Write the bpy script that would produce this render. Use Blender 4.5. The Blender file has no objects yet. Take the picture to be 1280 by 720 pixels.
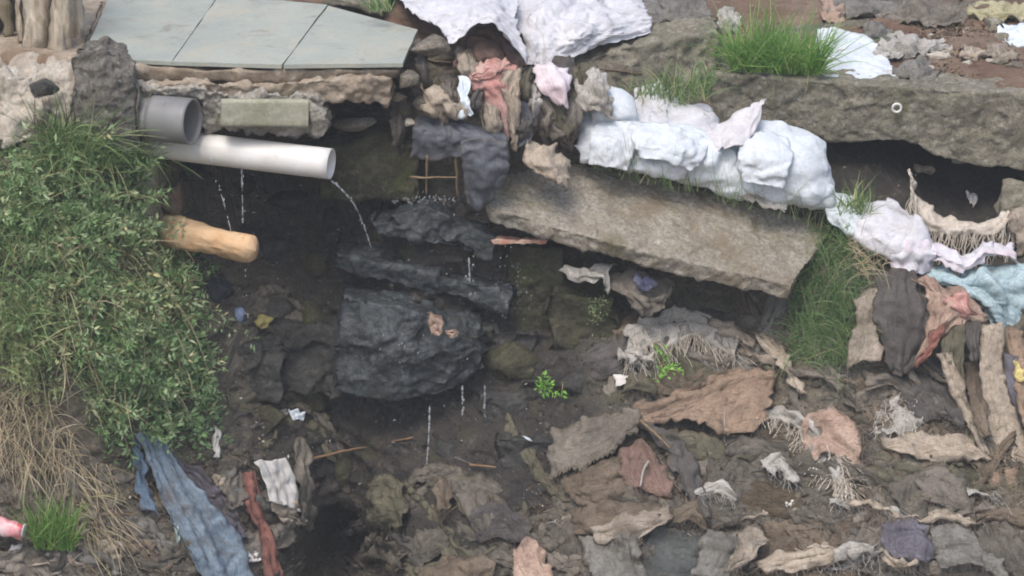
import bpy, math
import numpy as np

# ------------------------------------------------------------------ camera, world, sun, exposure
scene = bpy.context.scene
PITCH = math.radians(20.0); DIST = 12.0; HALF = 2.05 / 12.0
CAM = np.array([0.0, -DIST * math.cos(PITCH), DIST * math.sin(PITCH)])
cam_data = bpy.data.cameras.new('camera'); cam = bpy.data.objects.new('camera', cam_data)
scene.collection.objects.link(cam)
cam.location = CAM; cam.rotation_euler = (math.pi / 2 - PITCH, 0, 0)
cam_data.sensor_width = 36.0; cam_data.lens = 18.0 / HALF
cam_data.clip_start = 0.1; cam_data.clip_end = 500
scene.camera = cam
world = bpy.data.worlds.new('World'); scene.world = world; world.use_nodes = True
wn = world.node_tree.nodes; wl = world.node_tree.links
sky = wn.new('ShaderNodeTexSky'); sky.sky_type = 'NISHITA'; sky.sun_disc = False
SUN_EL, SUN_AZ = math.radians(62), math.radians(205)       # azimuth clockwise from +Y
sky.sun_elevation = SUN_EL; sky.sun_rotation = SUN_AZ
sky.air_density = 1.0; sky.dust_density = 3.8; sky.ozone_density = 1.0
wl.new(sky.outputs[0], wn['Background'].inputs[0]); wn['Background'].inputs[1].default_value = 0.14
sd = bpy.data.lights.new('sun', 'SUN'); sd.energy = 1.05; sd.angle = math.radians(22); sd.color = (1.0, 0.98, 0.95)
sun = bpy.data.objects.new('sun', sd); scene.collection.objects.link(sun)
# direction towards the sun: (sin az, cos az) in plan
from mathutils import Vector
tosun = Vector((math.sin(SUN_AZ) * math.cos(SUN_EL), math.cos(SUN_AZ) * math.cos(SUN_EL), math.sin(SUN_EL)))
sun.rotation_euler = tosun.to_track_quat('Z', 'Y').to_euler()
scene.view_settings.view_transform = 'Standard'; scene.view_settings.look = 'None'
scene.view_settings.gamma = 1.0; scene.view_settings.use_curve_mapping = False
scene.view_settings.exposure = 0.66
scene.render.engine = 'CYCLES'
scene.cycles.use_denoising = True
scene.cycles.max_bounces = 6
scene.cycles.filter_width = 1.9                            # the photograph's lens is soft

# ------------------------------------------------------------------ pixel -> place
KP = 2 * HALF / 1280.0
cp, sp = math.cos(PITCH), math.sin(PITCH)
def rays(px, py):
    px = np.asarray(px, float); py = np.asarray(py, float)
    a = (px - 640) * KP; b = (360 - py) * KP
    return np.stack([a, cp + sp * b, -sp + cp * b], -1)
def PY(px, py, Y):
    d = rays(px, py); t = (np.asarray(Y, float) - CAM[1]) / d[..., 1]
    return CAM + d * t[..., None]
def PZ(px, py, z):
    d = rays(px, py); t = (np.asarray(z, float) - CAM[2]) / d[..., 2]
    return CAM + d * t[..., None]
PX = 0.0032                                              # metres per pixel near the bank

# ------------------------------------------------------------------ noise
_r = np.random.RandomState(7)
_perm = np.concatenate([_r.permutation(256)] * 3)
_grad = _r.normal(size=(256, 3)); _grad /= np.linalg.norm(_grad, axis=1)[:, None]
def noise(p):
    p = np.asarray(p, float); i = np.floor(p).astype(int); f = p - i; i &= 255
    w = f * f * f * (f * (f * 6 - 15) + 10); out = 0
    for dx in (0, 1):
        for dy in (0, 1):
            for dz in (0, 1):
                h = _perm[_perm[_perm[(i[..., 0] + dx) & 255] + ((i[..., 1] + dy) & 255)] + ((i[..., 2] + dz) & 255)]
                g = _grad[h]
                v = g[..., 0] * (f[..., 0] - dx) + g[..., 1] * (f[..., 1] - dy) + g[..., 2] * (f[..., 2] - dz)
                k = (w[..., 0] if dx else 1 - w[..., 0]) * (w[..., 1] if dy else 1 - w[..., 1]) * (w[..., 2] if dz else 1 - w[..., 2])
                out = out + k * v
    return out * 1.6
def fbm(p, o=4, g=0.5):
    s = 0; a = 1.0
    for k in range(o):
        s = s + a * noise(np.asarray(p) * 2 ** k + 17.3 * k); a *= g
    return s
def ridge(p, o=3):
    s = 0; a = 1.0
    for k in range(o):
        s = s + a * (1 - 2 * np.abs(noise(np.asarray(p) * 2 ** k + 9.1 * k))); a *= 0.5
    return s

# ------------------------------------------------------------------ materials
def lin(r, g, b):
    f = lambda c: (c / 255 / 12.92) if c / 255 <= 0.04045 else ((c / 255 + 0.055) / 1.055) ** 2.4
    return (f(r), f(g), f(b), 1.0)
class NT:
    def __init__(s, name):
        s.m = bpy.data.materials.new(name); s.m.use_nodes = True
        s.n = s.m.node_tree.nodes; s.l = s.m.node_tree.links
        s.b = s.n['Principled BSDF']; s.out = s.n['Material Output']
        tc = s.n.new('ShaderNodeTexCoord'); oi = s.n.new('ShaderNodeObjectInfo')
        mv = s.n.new('ShaderNodeVectorMath'); mv.operation = 'ADD'
        cb = s.n.new('ShaderNodeVectorMath'); cb.operation = 'SCALE'; cb.inputs[0].default_value = (37, 53, 71)
        s.l.new(oi.outputs['Random'], cb.inputs['Scale'])
        s.l.new(tc.outputs['Object'], mv.inputs[0]); s.l.new(cb.outputs[0], mv.inputs[1]); s.co = mv.outputs[0]
    def noise(s, sc, det=4, rough=0.55, dist=0.0, stretch=None):
        co = s.co
        if stretch:
            mp = s.n.new('ShaderNodeVectorMath'); mp.operation = 'MULTIPLY'; mp.inputs[1].default_value = stretch
            s.l.new(co, mp.inputs[0]); co = mp.outputs[0]
        t = s.n.new('ShaderNodeTexNoise'); t.inputs['Scale'].default_value = sc; t.inputs['Detail'].default_value = det
        t.inputs['Roughness'].default_value = rough; t.inputs['Distortion'].default_value = dist
        s.l.new(co, t.inputs['Vector']); return t.outputs['Fac']
    def ramp(s, f, stops):
        r = s.n.new('ShaderNodeValToRGB'); e = r.color_ramp.elements
        e[0].position, e[0].color = stops[0]; e[1].position, e[1].color = stops[-1]
        for p, c in stops[1:-1]:
            x = e.new(p); x.color = c
        s.l.new(f, r.inputs[0]); return r.outputs[0]
    def mix(s, f, a, b, mode='MIX'):
        x = s.n.new('ShaderNodeMix'); x.data_type = 'RGBA'; x.blend_type = mode
        for sock, v in ((x.inputs[0], f), (x.inputs[6], a), (x.inputs[7], b)):
            if hasattr(v, 'links'): s.l.new(v, sock)
            else: sock.default_value = v
        return x.outputs[2]
    def bump(s, h, strength, dist=0.01, prev=None):
        x = s.n.new('ShaderNodeBump'); x.inputs['Strength'].default_value = strength; x.inputs['Distance'].default_value = dist
        s.l.new(h, x.inputs['Height'])
        if prev: s.l.new(prev, x.inputs['Normal'])
        return x.outputs[0]
    def set(s, col=None, rough=None, nrm=None, spec=None):
        if col is not None: s.l.new(col, s.b.inputs['Base Color'])
        if rough is not None:
            if hasattr(rough, 'links'): s.l.new(rough, s.b.inputs['Roughness'])
            else: s.b.inputs['Roughness'].default_value = rough
        if nrm is not None: s.l.new(nrm, s.b.inputs['Normal'])
        if spec is not None: s.b.inputs['Specular IOR Level'].default_value = spec
BW = lambda a, b: [(a, (0, 0, 0, 1)), (b, (1, 1, 1, 1))]
_mc = {}
def cloth_mat(c1, c2, dirt=(70, 60, 48), amt=0.5, rough=0.9, weave=0.35, spec=0.2, streak=None, sat=.72, fine=None):
    ds = lambda c: tuple(round(x * sat + sum(c) / 3 * (1 - sat)) for x in c)
    c1, c2, dirt = ds(c1), ds(c2), ds(dirt); key = ('cloth', c1, c2, dirt, amt, rough, weave, streak, fine)
    if key in _mc: return _mc[key]
    t = NT('cloth')
    if fine is None: fine = .35 if sum(c1) > 600 else .8
    at = t.n.new('ShaderNodeAttribute'); at.attribute_name = 'cuv'                    # metres across and along the cloth
    oi = t.n.new('ShaderNodeObjectInfo'); av = t.n.new('ShaderNodeVectorMath'); av.operation = 'ADD'
    t.l.new(at.outputs['Vector'], av.inputs[0]); t.l.new(oi.outputs['Random'], av.inputs[1])
    obj_co = t.co
    base = t.mix(t.ramp(t.noise(9, 5, 0.6), BW(0.3, 0.7)), lin(*c1), lin(*c2))
    t.co = av.outputs[0]
    pl = t.noise(70, 5, 0.62, 0.6, (1, .16, 1)); pl2 = t.noise(24, 4, 0.6, 1.0, (1, .25, 1))
    if streak: base = t.mix(t.ramp(t.noise(26, 4, 0.6, 0.5, (1, .1, 1)), BW(0.46, 0.6)), base, lin(*streak))
    grime = t.mix(.55 if sum(c1) < 600 else .2, base, lin(*dirt)); base = t.mix(t.ramp(pl, BW(.62, .34)), base, grime)
    t.co = obj_co
    d = t.ramp(t.noise(6.5, 8, 0.68, 0.6), BW(0.72 - 0.45 * amt, 0.98 - 0.4 * amt))
    col = t.mix(d, base, lin(*dirt))
    if sum(c1) < 560:                                              # silt soaked into the borders of the rags
        sx = t.n.new('ShaderNodeSeparateXYZ'); t.l.new(at.outputs['Vector'], sx.inputs[0])
        ma = t.n.new('ShaderNodeMath'); ma.operation = 'MULTIPLY_ADD'; t.l.new(sx.outputs[2], ma.inputs[0]); ma.inputs[1].default_value = -11.0
        t.l.new(t.noise(16, 6, 0.7, .5), ma.inputs[2])
        col = t.mix(t.ramp(ma.outputs[0], [(.36, (0, 0, 0, 1)), (.6, (.85, .85, .85, 1))]), col, t.mix(t.ramp(t.noise(12, 5, .7), BW(.4, .6)), lin(104, 94, 78), lin(76, 70, 60)))
    fn = t.ramp(t.noise(90, 4, 0.75), [(0.28, (0.55, 0.53, 0.5, 1)), (0.6, (1.06, 1.06, 1.06, 1))])
    col = t.mix(fine, col, fn, 'MULTIPLY')
    b = t.bump(pl2, weave * 1.2, 0.02); b = t.bump(pl, weave * 1.6, 0.008, b); b = t.bump(t.noise(60, 5, 0.65), weave * .6, 0.008, b)
    t.set(col, rough, b, spec); _mc[key] = t.m; return t.m
def stone_mat(c1, c2, c3, speck=0.5, rough=0.92, bump=0.6, moss=None, moss_amt=0.0, spec=0.25, sc=6, stain=None):
    key = ('stone', c1, c2, c3, speck, rough, bump, moss, moss_amt, sc, stain)
    if key in _mc: return _mc[key]
    t = NT('stone')
    base = t.mix(t.ramp(t.noise(sc, 6, 0.62), BW(0.32, 0.68)), lin(*c1), lin(*c2))
    base = t.mix(t.ramp(t.noise(sc * 4.2, 6, 0.7), BW(0.5, 0.72)), base, lin(*c3))
    sp_ = t.ramp(t.noise(75, 4, 0.75), [(0.3, (0.35, 0.34, 0.33, 1)), (0.5, (0.95, 0.95, 0.94, 1)), (0.72, (1.35, 1.33, 1.3, 1))])
    col = t.mix(speck, base, sp_, 'MULTIPLY')
    pits = t.ramp(t.noise(42, 5, 0.7), [(0.3, (0.42, 0.4, 0.37, 1)), (0.42, (1, 1, 1, 1))]); col = t.mix(speck, col, pits, 'MULTIPLY')
    col = t.mix(t.ramp(t.noise(30, 5, 0.75, .4), [(.61, (0, 0, 0, 1)), (.7, (.75, .75, .75, 1))]), col, t.mix(.65, base, lin(214, 212, 204)) if rough > .6 else base)
    if stain:
        col = t.mix(t.ramp(t.noise(3.1, 6, 0.7, 0.4, (1, 1, 0.5)), BW(0.5, 0.72)), col, lin(*stain))
    if moss:
        col = t.mix(t.ramp(t.noise(5.2, 8, 0.7, 0.4), BW(0.78 - 0.5 * moss_amt, 0.95 - 0.5 * moss_amt)), col, lin(*moss))
    b = t.bump(t.noise(22, 8, 0.7), bump, 0.03); b = t.bump(t.noise(130, 3, 0.7), bump, 0.006, b)
    r = t.n.new('ShaderNodeMapRange'); t.l.new(t.noise(14, 4, 0.6), r.inputs[0])
    r.inputs[3].default_value = max(0.05, rough - 0.15); r.inputs[4].default_value = min(1, rough + 0.12)
    t.set(col, r.outputs[0], b, spec); _mc[key] = t.m; return t.m
def leaf_mat(name, stops, rough=0.55, trans=0.35):
    t = NT(name)
    at = t.n.new('ShaderNodeAttribute'); at.attribute_name = 'rnd'
    col = t.ramp(at.outputs['Fac'], [(p, lin(*c)) for p, c in stops])
    col = t.mix(0.35, col, t.ramp(t.noise(7, 3), [(0.3, (0.6, 0.6, 0.6, 1)), (0.7, (1.2, 1.2, 1.2, 1))]), 'MULTIPLY')
    t.set(col, rough, None, 0.25)
    tr = t.n.new('ShaderNodeBsdfTranslucent'); t.l.new(col, tr.inputs[0])
    mx = t.n.new('ShaderNodeMixShader'); mx.inputs[0].default_value = trans
    t.l.new(t.b.outputs[0], mx.inputs[1]); t.l.new(tr.outputs[0], mx.inputs[2]); t.l.new(mx.outputs[0], t.out.inputs[0])
    return t.m
def plain_mat(name, c1, c2, rough=0.4, spec=0.5, bump=0.1, dirt=(80, 70, 55), amt=0.2, sc=8):
    t = NT(name)
    base = t.mix(t.ramp(t.noise(sc, 4), BW(0.3, 0.7)), lin(*c1), lin(*c2))
    col = t.mix(t.ramp(t.noise(sc * 1.7, 8, 0.7, 0.5), BW(0.78 - 0.4 * amt, 1.0 - 0.35 * amt)), base, lin(*dirt))
    t.set(col, rough, t.bump(t.noise(60, 4), bump, 0.01), spec); return t.m
def wood_mat(c1, c2, c3):
    key = ('wood', c1, c2, c3)
    if key in _mc: return _mc[key]
    t = NT('wood')
    col = t.mix(t.ramp(t.noise(30, 5, 0.65, 0.3, (1, 1, 0.12)), BW(0.35, 0.65)), lin(*c1), lin(*c2))
    col = t.mix(t.ramp(t.noise(9, 5, 0.7), BW(0.5, 0.75)), col, lin(*c3))
    t.set(col, 0.9, t.bump(t.noise(60, 5, 0.7, 0.2, (1, 1, 0.15)), 0.6, 0.01), 0.2); _mc[key] = t.m; return t.m

# ------------------------------------------------------------------ objects
COL = scene.collection
def tag(o, label=None, cat=None, group=None, kind=None):
    for k, v in (('label', label), ('category', cat), ('group', group), ('kind', kind)):
        if v: o[k] = v
    return o
def mesh_obj(name, V, F, material, parent=None, smooth=True, origin=None, attr=None):
    V = np.asarray(V, float)
    if origin is None:
        origin = np.array([V[:, 0].mean(), V[:, 1].mean(), V[:, 2].min()]) if parent is None else np.zeros(3)
    me = bpy.data.meshes.new(name)
    if isinstance(F, np.ndarray):
        nf, k = F.shape
        me.vertices.add(len(V)); me.vertices.foreach_set('co', (V - origin).ravel().astype(np.float32))
        me.loops.add(nf * k); me.loops.foreach_set('vertex_index', F.ravel().astype(np.int32))
        me.polygons.add(nf); me.polygons.foreach_set('loop_start', np.arange(0, nf * k, k, dtype=np.int32))
        me.update(calc_edges=True)
    else:
        me.from_pydata((V - origin).tolist(), [], F)
    if attr is not None:
        a = me.attributes.new('rnd', 'FLOAT', 'POINT'); a.data.foreach_set('value', np.asarray(attr, np.float32))
    if smooth: me.polygons.foreach_set('use_smooth', np.ones(len(me.polygons), bool))
    me.validate()
    me.materials.append(material)
    o = bpy.data.objects.new(name, me); COL.objects.link(o); o.location = origin
    if parent is not None: o.parent = parent
    return o
def empty(name, loc):
    o = bpy.data.objects.new(name, None); COL.objects.link(o); o.location = loc; o.empty_display_size = 0.05; return o
def child(name, V, F, material, parent, **k):
    V = np.asarray(V, float); L = np.array(parent.location)
    o = mesh_obj(name, V - L, F, material, parent, **k); return o
def vnormals(V, F):
    N = np.zeros_like(V); a = V[F[:, 0]]; b = V[F[:, 1]]; c = V[F[:, 2]]
    n = np.cross(b - a, c - a)
    if F.shape[1] == 4: n = np.cross(c - a, V[F[:, 3]] - b)
    for k in range(F.shape[1]): np.add.at(N, F[:, k], n)
    return N / (np.linalg.norm(N, axis=1)[:, None] + 1e-9)
def gridF(n, m, off=0):
    i, j = np.meshgrid(np.arange(n - 1), np.arange(m - 1), indexing='ij'); a = (i * m + j).ravel() + off
    return np.stack([a, a + 1, a + m + 1, a + m], 1)
def catmull(P, t):
    """P (k,...), t in [0,1] -> samples"""
    P = np.asarray(P, float); k = len(P)
    if k == 2: return P[0] + (P[1] - P[0]) * t.reshape((-1,) + (1,) * (P.ndim - 1))
    s = t * (k - 1); i = np.clip(np.floor(s).astype(int), 0, k - 2); f = (s - i).reshape((-1,) + (1,) * (P.ndim - 1))
    Q = np.concatenate([2 * P[:1] - P[1:2], P, 2 * P[-1:] - P[-2:-1]])
    a, b, c, d = Q[i], Q[i + 1], Q[i + 2], Q[i + 3]
    return 0.5 * (2 * b + (c - a) * f + (2 * a - 5 * b + 4 * c - d) * f ** 2 + (3 * b - a - 3 * c + d) * f ** 3)

# ------------------------------------------------------------------ the bank and the upper ground
ctrl = [(-200,100,.1),(-200,400,-.5),(-200,720,-1.0),(0,150,.05),(0,300,-.2),(0,500,-.5),(0,720,-.85),
 (150,170,.2),(150,300,.0),(150,450,-.22),(150,600,-.42),(150,720,-.65),(260,170,.75),(260,240,.7),(260,400,.25),(260,520,.02),
 (280,620,-.2),(280,720,-.4),(400,200,.85),(400,280,.7),(400,450,.45),(400,560,.32),(418,640,.5),(420,720,.5),(365,650,.02),(480,650,.05),(365,720,-.1),(490,720,-.12),
 (520,200,.55),(530,290,.36),(530,340,.34),(520,420,.28),(520,500,.3),(450,400,.32),(620,420,.36),(520,600,.0),(520,720,-.35),(650,250,.5),(660,400,.4),(650,500,.2),(650,600,-.1),(650,720,-.5),
 (800,350,.6),(800,420,.26),(800,500,.02),(800,600,-.25),(800,720,-.6),(900,370,.6),(1000,340,.45),(1000,450,.15),(1000,550,-.1),(1000,650,-.4),(1000,720,-.6),
 (1150,195,1.2),(1150,235,1.0),(1150,275,.62),(1150,330,.4),(1150,400,.22),(1150,500,.0),(1150,600,-.3),(1150,720,-.65),(1300,195,1.2),(1300,240,.95),(1300,330,.4),(1300,500,.0),(1300,720,-.65),
 (1500,200,1.1),(1500,400,.2),(1500,720,-.65),(700,150,.65),(620,150,.55),(880,240,.6),(880,150,.85),(760,200,.6),(1000,195,1.05),(1020,270,.6),
 (-200,900,-1.4),(100,900,-1.2),(400,900,-.6),(700,900,-1.05),(1000,900,-1.15),(1300,900,-1.2),(1500,900,-1.2)]
ctrl = np.array(ctrl, float); cpt = PY(ctrl[:, 0], ctrl[:, 1], ctrl[:, 2]); cxz = cpt[:, [0, 2]]; cy = cpt[:, 1]
def _tps(a, b):
    r2 = ((a[:, None] - b[None]) ** 2).sum(-1) + 1e-9; return 0.5 * r2 * np.log(r2)
_n = len(cxz); _A = np.zeros((_n + 3, _n + 3)); _A[:_n, :_n] = _tps(cxz, cxz) + 0.004 * np.eye(_n)
_A[:_n, _n] = 1; _A[:_n, _n + 1:] = cxz; _A[_n, :_n] = 1; _A[_n + 1:, :_n] = cxz.T
_w = np.linalg.solve(_A, np.concatenate([cy, [0, 0, 0]]))
GX = np.arange(-5.0, 5.0001, 0.0125); GZ = np.arange(-2.3, 1.2501, 0.0125)
xx, zz = np.meshgrid(GX, GZ, indexing='ij')
q = np.stack([np.clip(xx, -2.6, 2.6).ravel(), np.clip(zz, -1.9, 1.3).ravel()], -1)
FB = np.concatenate([_tps(q[i:i + 20000], cxz) @ _w[:_n] + _w[_n] + q[i:i + 20000] @ _w[_n + 1:] for i in range(0, len(q), 20000)]).reshape(xx.shape)
FB += np.clip(-1.9 - zz, 0, 1) * -1.0
p3 = np.stack([xx, zz * 1.0, FB * 0.7], -1)
rough = fbm(p3 * 4.0, 3) * 0.035 + ridge(p3 * np.array([5, 13, 5]), 3) * 0.024 + fbm(p3 * 22, 3) * 0.020 + np.abs(noise(p3 * 38)) * 0.014
FD = FB - rough
def bank_y(x, z, G=None):
    G = FD if G is None else G
    a = np.clip((np.asarray(x) - GX[0]) / 0.0125, 0, len(GX) - 1.001); b = np.clip((np.asarray(z) - GZ[0]) / 0.0125, 0, len(GZ) - 1.001)
    i = a.astype(int); j = b.astype(int); f = a - i; g = b - j
    return (G[i, j] * (1 - f) + G[i + 1, j] * f) * (1 - g) + (G[i, j + 1] * (1 - f) + G[i + 1, j + 1] * f) * g
ZL = float(PY(np.array(350.), np.array(80.), np.array(.2))[2]) - 0.06     # under the tiles
ZM = float(PY(np.array(700.), np.array(70.), np.array(.85))[2])
ZR = float(PY(np.array(1150.), np.array(99.), np.array(.98))[2])
def ground_z(x, y=0.0):
    return np.interp(x, [-1.6, -1.25, -0.5, -0.35, 0.2, 0.9, 1.2], [ZL - .05, ZL, ZL, ZM + .03, ZM, ZR, ZR])
def surf(px, py):
    """first place where the sight line meets bank or upper ground"""
    px = np.atleast_1d(np.asarray(px, float)); py = np.atleast_1d(np.asarray(py, float))
    Ys = np.arange(-2.2, 4.0, 0.01)
    P = PY(px[:, None], py[:, None], Ys[None, :]); gz = ground_z(P[..., 0])
    hit = ((P[..., 1] >= bank_y(P[..., 0], P[..., 2], FBs)) & (P[..., 2] <= gz)) | (P[..., 2] <= gz) & (P[..., 1] > 1.0)
    k = hit.argmax(1); return Ys[k]
# smooth version for placing things
FBs = FB - fbm(p3 * 4.0, 2) * 0.03
def W(pts, off=0.0):
    """list of (px,py) or (px,py,Y) -> world"""
    out = []
    for p in pts:
        Y = p[2] if len(p) > 2 else float(surf(p[0], p[1])[0]) - off
        out.append(PY(np.array(float(p[0])), np.array(float(p[1])), np.array(Y)))
    return np.array(out)

def bump_zone(px, py, rx, ry, xs, zs, Y=0.2):
    c = PY(np.array(float(px)), np.array(float(py)), np.array(Y)); return np.exp(-(((xs - c[0]) / (rx * PX)) ** 2 + ((zs - c[2]) / (ry * PX)) ** 2))
ni, nj = xx.shape
gzx = ground_z(GX)[:, None] + 0.01
zc = np.minimum(zz, gzx)
V = np.stack([xx, np.where(zz > gzx, bank_y(xx, zc) + (zz - gzx) * 3, FD), zc - np.clip(zz - gzx, 0, 1) * .3], -1).reshape(-1, 3)
wet = np.clip(bump_zone(480, 420, 190, 200, xx, zz) * 1.3 + bump_zone(430, 640, 120, 110, xx, zz) * .9 + bump_zone(560, 600, 130, 120, xx, zz, 0.) * 1.1 + bump_zone(680, 500, 90, 160, xx, zz) * .8 + bump_zone(1180, 215, 260, 75, xx, zz, 1.0) * 1.4, 0, 1).ravel()  # wet mud zones; the last one paints shade into the hollow under the long beam
def bank_mat():
    t = NT('mud')
    at = t.n.new('ShaderNodeAttribute'); at.attribute_name = 'rnd'
    dry = t.mix(t.ramp(t.noise(5, 8, 0.65), BW(0.35, 0.65)), lin(128, 119, 102), lin(96, 91, 80))
    dry = t.mix(t.ramp(t.noise(13, 8, 0.7, .8, (1, 1, 2.2)), BW(0.5, 0.66)), dry, lin(150, 140, 122))
    dry = t.mix(t.ramp(t.noise(8.3, 8, 0.7, .8, (1, 1, 2.2)), BW(0.54, 0.66)), dry, lin(70, 64, 58))
    dry = t.mix(t.ramp(t.noise(4, 8, 0.7), BW(0.55, 0.75)), dry, lin(94, 96, 58))
    wet_shade_c = t.mix(t.ramp(t.noise(6, 8, 0.7), BW(0.4, 0.65)), lin(56, 54, 51), lin(76, 70, 62))  # wet mud tone, also the painted shade of the beam hollow
    wet_shade_c = t.mix(t.ramp(t.noise(5.5, 8, 0.7), BW(0.55, 0.75)), wet_shade_c, lin(84, 84, 54))
    wet_shade_c = t.mix(t.ramp(t.noise(17, 8, 0.7), BW(0.57, 0.7)), wet_shade_c, lin(110, 104, 96))
    col = t.mix(at.outputs['Fac'], dry, wet_shade_c)
    sp_ = t.ramp(t.noise(95, 4, 0.8), [(0.3, (0.5, 0.5, 0.5, 1)), (0.5, (0.95, 0.95, 0.95, 1)), (0.75, (1.7, 1.68, 1.6, 1))])
    col = t.mix(0.7, col, sp_, 'MULTIPLY')
    b = t.bump(t.noise(18, 10, 0.75), 0.8, 0.04); b = t.bump(t.noise(110, 4, 0.7), 0.6, 0.008, b)
    r = t.n.new('ShaderNodeMapRange'); t.l.new(at.outputs['Fac'], r.inputs[0]); r.inputs[3].default_value = 0.88; r.inputs[4].default_value = 0.3
    t.set(col, r.outputs[0], b, 0.45); return t.m
MUD = bank_mat()
bank = mesh_obj('river_bank', V, gridF(ni, nj)[:, ::-1], MUD, origin=np.zeros(3), attr=wet)
tag(bank, 'muddy dark river bank littered with rags', 'bank', kind='structure')
# upper ground, running back behind the bank's lip
ux = np.concatenate([np.arange(-25, -5, 4), np.arange(-5, 5, 0.03), np.arange(5, 26, 4)]); us = np.concatenate([np.arange(0, 3.2, 0.03), np.array([4, 6, 10, 18, 25])])
X, S = np.meshgrid(ux, us, indexing='ij'); y0 = np.minimum(bank_y(np.clip(X, -5, 5), ground_z(X)) - 0.02, np.where(X > .7, np.clip(1.04 - .32 * (X - 1.2), .3, 1.1), 9))
Yg = y0 + S; pg = np.stack([X, Yg, X * 0], -1)
soft = np.clip(S / 0.25, 0, 1)
Z = ground_z(X) + soft * (fbm(pg * 3, 3) * 0.018 + fbm(pg * 14, 3) * 0.010) - (1 - soft) * .012
def dirt_mat():
    t = NT('dirt')
    c = t.mix(t.ramp(t.noise(3.2, 8, 0.68), BW(0.38, 0.62)), lin(112, 88, 72), lin(140, 122, 104))
    c = t.mix(t.ramp(t.noise(9, 8, 0.7), BW(0.52, 0.7)), c, lin(84, 66, 52)); c = t.mix(t.ramp(t.noise(21, 8, 0.75), BW(0.58, 0.72)), c, lin(168, 156, 142))
    c = t.mix(0.6, c, t.ramp(t.noise(90, 4, 0.8), [(0.3, (0.55, 0.55, 0.55, 1)), (0.7, (1.3, 1.3, 1.3, 1))]), 'MULTIPLY')
    t.set(c, 0.93, t.bump(t.noise(25, 9, 0.75), 0.7, 0.03), 0.2); return t.m
DIRT = dirt_mat()
ug = mesh_obj('upper_ground', np.stack([X, Yg, Z], -1).reshape(-1, 3), gridF(*X.shape)[:, ::-1], DIRT, origin=np.zeros(3))
tag(ug, 'bare earth ground behind the bank', 'ground', kind='structure')
# the stream bed at the foot of the bank
bx = np.linspace(-25, 25, 60); by = np.linspace(-25, -0.9, 60); X, Yb = np.meshgrid(bx, by, indexing='ij')
sb = mesh_obj('stream_bed', np.stack([X, Yb, -2.27 + 0.03 * fbm(np.stack([X, Yb, X * 0], -1) * .6, 3)], -1).reshape(-1, 3), gridF(*X.shape)[:, ::-1], DIRT, origin=np.zeros(3))
tag(sb, 'flat stream bed below the bank', 'ground', kind='structure')

# ------------------------------------------------------------------ builders
rng = np.random.RandomState(11)
def crumple(P, ex, iters, pull=0.02, grav=0.0, collide=True, bend=0.3):
    n, m, _ = P.shape; P0 = P.copy()
    L = lambda a, b: np.linalg.norm(a - b, axis=-1) * ex
    cons = []
    def add(sl_a, sl_b, k):
        cons.append((sl_a, sl_b, L(P0[sl_a], P0[sl_b])[..., None], k))
    for s in (0, 1):
        add((slice(s, n - 1, 2), slice(None)), (slice(s + 1, n, 2), slice(None)), 0.5)
        add((slice(None), slice(s, m - 1, 2)), (slice(None), slice(s + 1, m, 2)), 0.5)
        add((slice(s, n - 1, 2), slice(0, m - 1)), (slice(s + 1, n, 2), slice(1, m)), 0.3)
        add((slice(s, n - 1, 2), slice(1, m)), (slice(s + 1, n, 2), slice(0, m - 1)), 0.3)
    for s in range(4):
        if n > s + 3: add((slice(s, n - 3, 4), slice(None)), (slice(s + 3, n, 4), slice(None)), bend)
        if m > s + 3: add((slice(None), slice(s, m - 3, 4)), (slice(None), slice(s + 3, m, 4)), bend)
    cons = [(a, b, r, k) for a, b, r, k in cons if P0[a].shape == P0[b].shape and P0[a].size]
    for it in range(iters):
        P[..., 2] -= grav
        for a, b, r, k in cons:
            d = P[b] - P[a]; l = np.linalg.norm(d, axis=-1, keepdims=True) + 1e-9
            c = d * ((l - r) / l) * (0.5 * k * 0.9); P[a] += c; P[b] -= c
        P += (P0 - P) * pull
        if collide and it % 4 == 3:
            by_ = bank_y(P[..., 0], P[..., 2]) - 0.006
            under = P[..., 2] < ground_z(P[..., 0])
            P[..., 1] = np.where(under & (P[..., 1] > by_), by_, P[..., 1])
    return P
def net(rows, n, m, off):
    R = [catmull(W(r, off), np.linspace(0, 1, m)) for r in rows]
    return catmull(np.array(R), np.linspace(0, 1, n))
def gnormal(P):
    du = np.gradient(P, axis=0); dv = np.gradient(P, axis=1); N = np.cross(du, dv)
    N /= np.linalg.norm(N, axis=-1, keepdims=True) + 1e-9
    if N[..., 1].mean() > 0: N = -N
    return N
_seed = [0]
def upsample(P, n, m):
    return catmull(np.swapaxes(catmull(np.swapaxes(P, 0, 1), np.linspace(0, 1, m)), 0, 1), np.linspace(0, 1, n))
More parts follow.
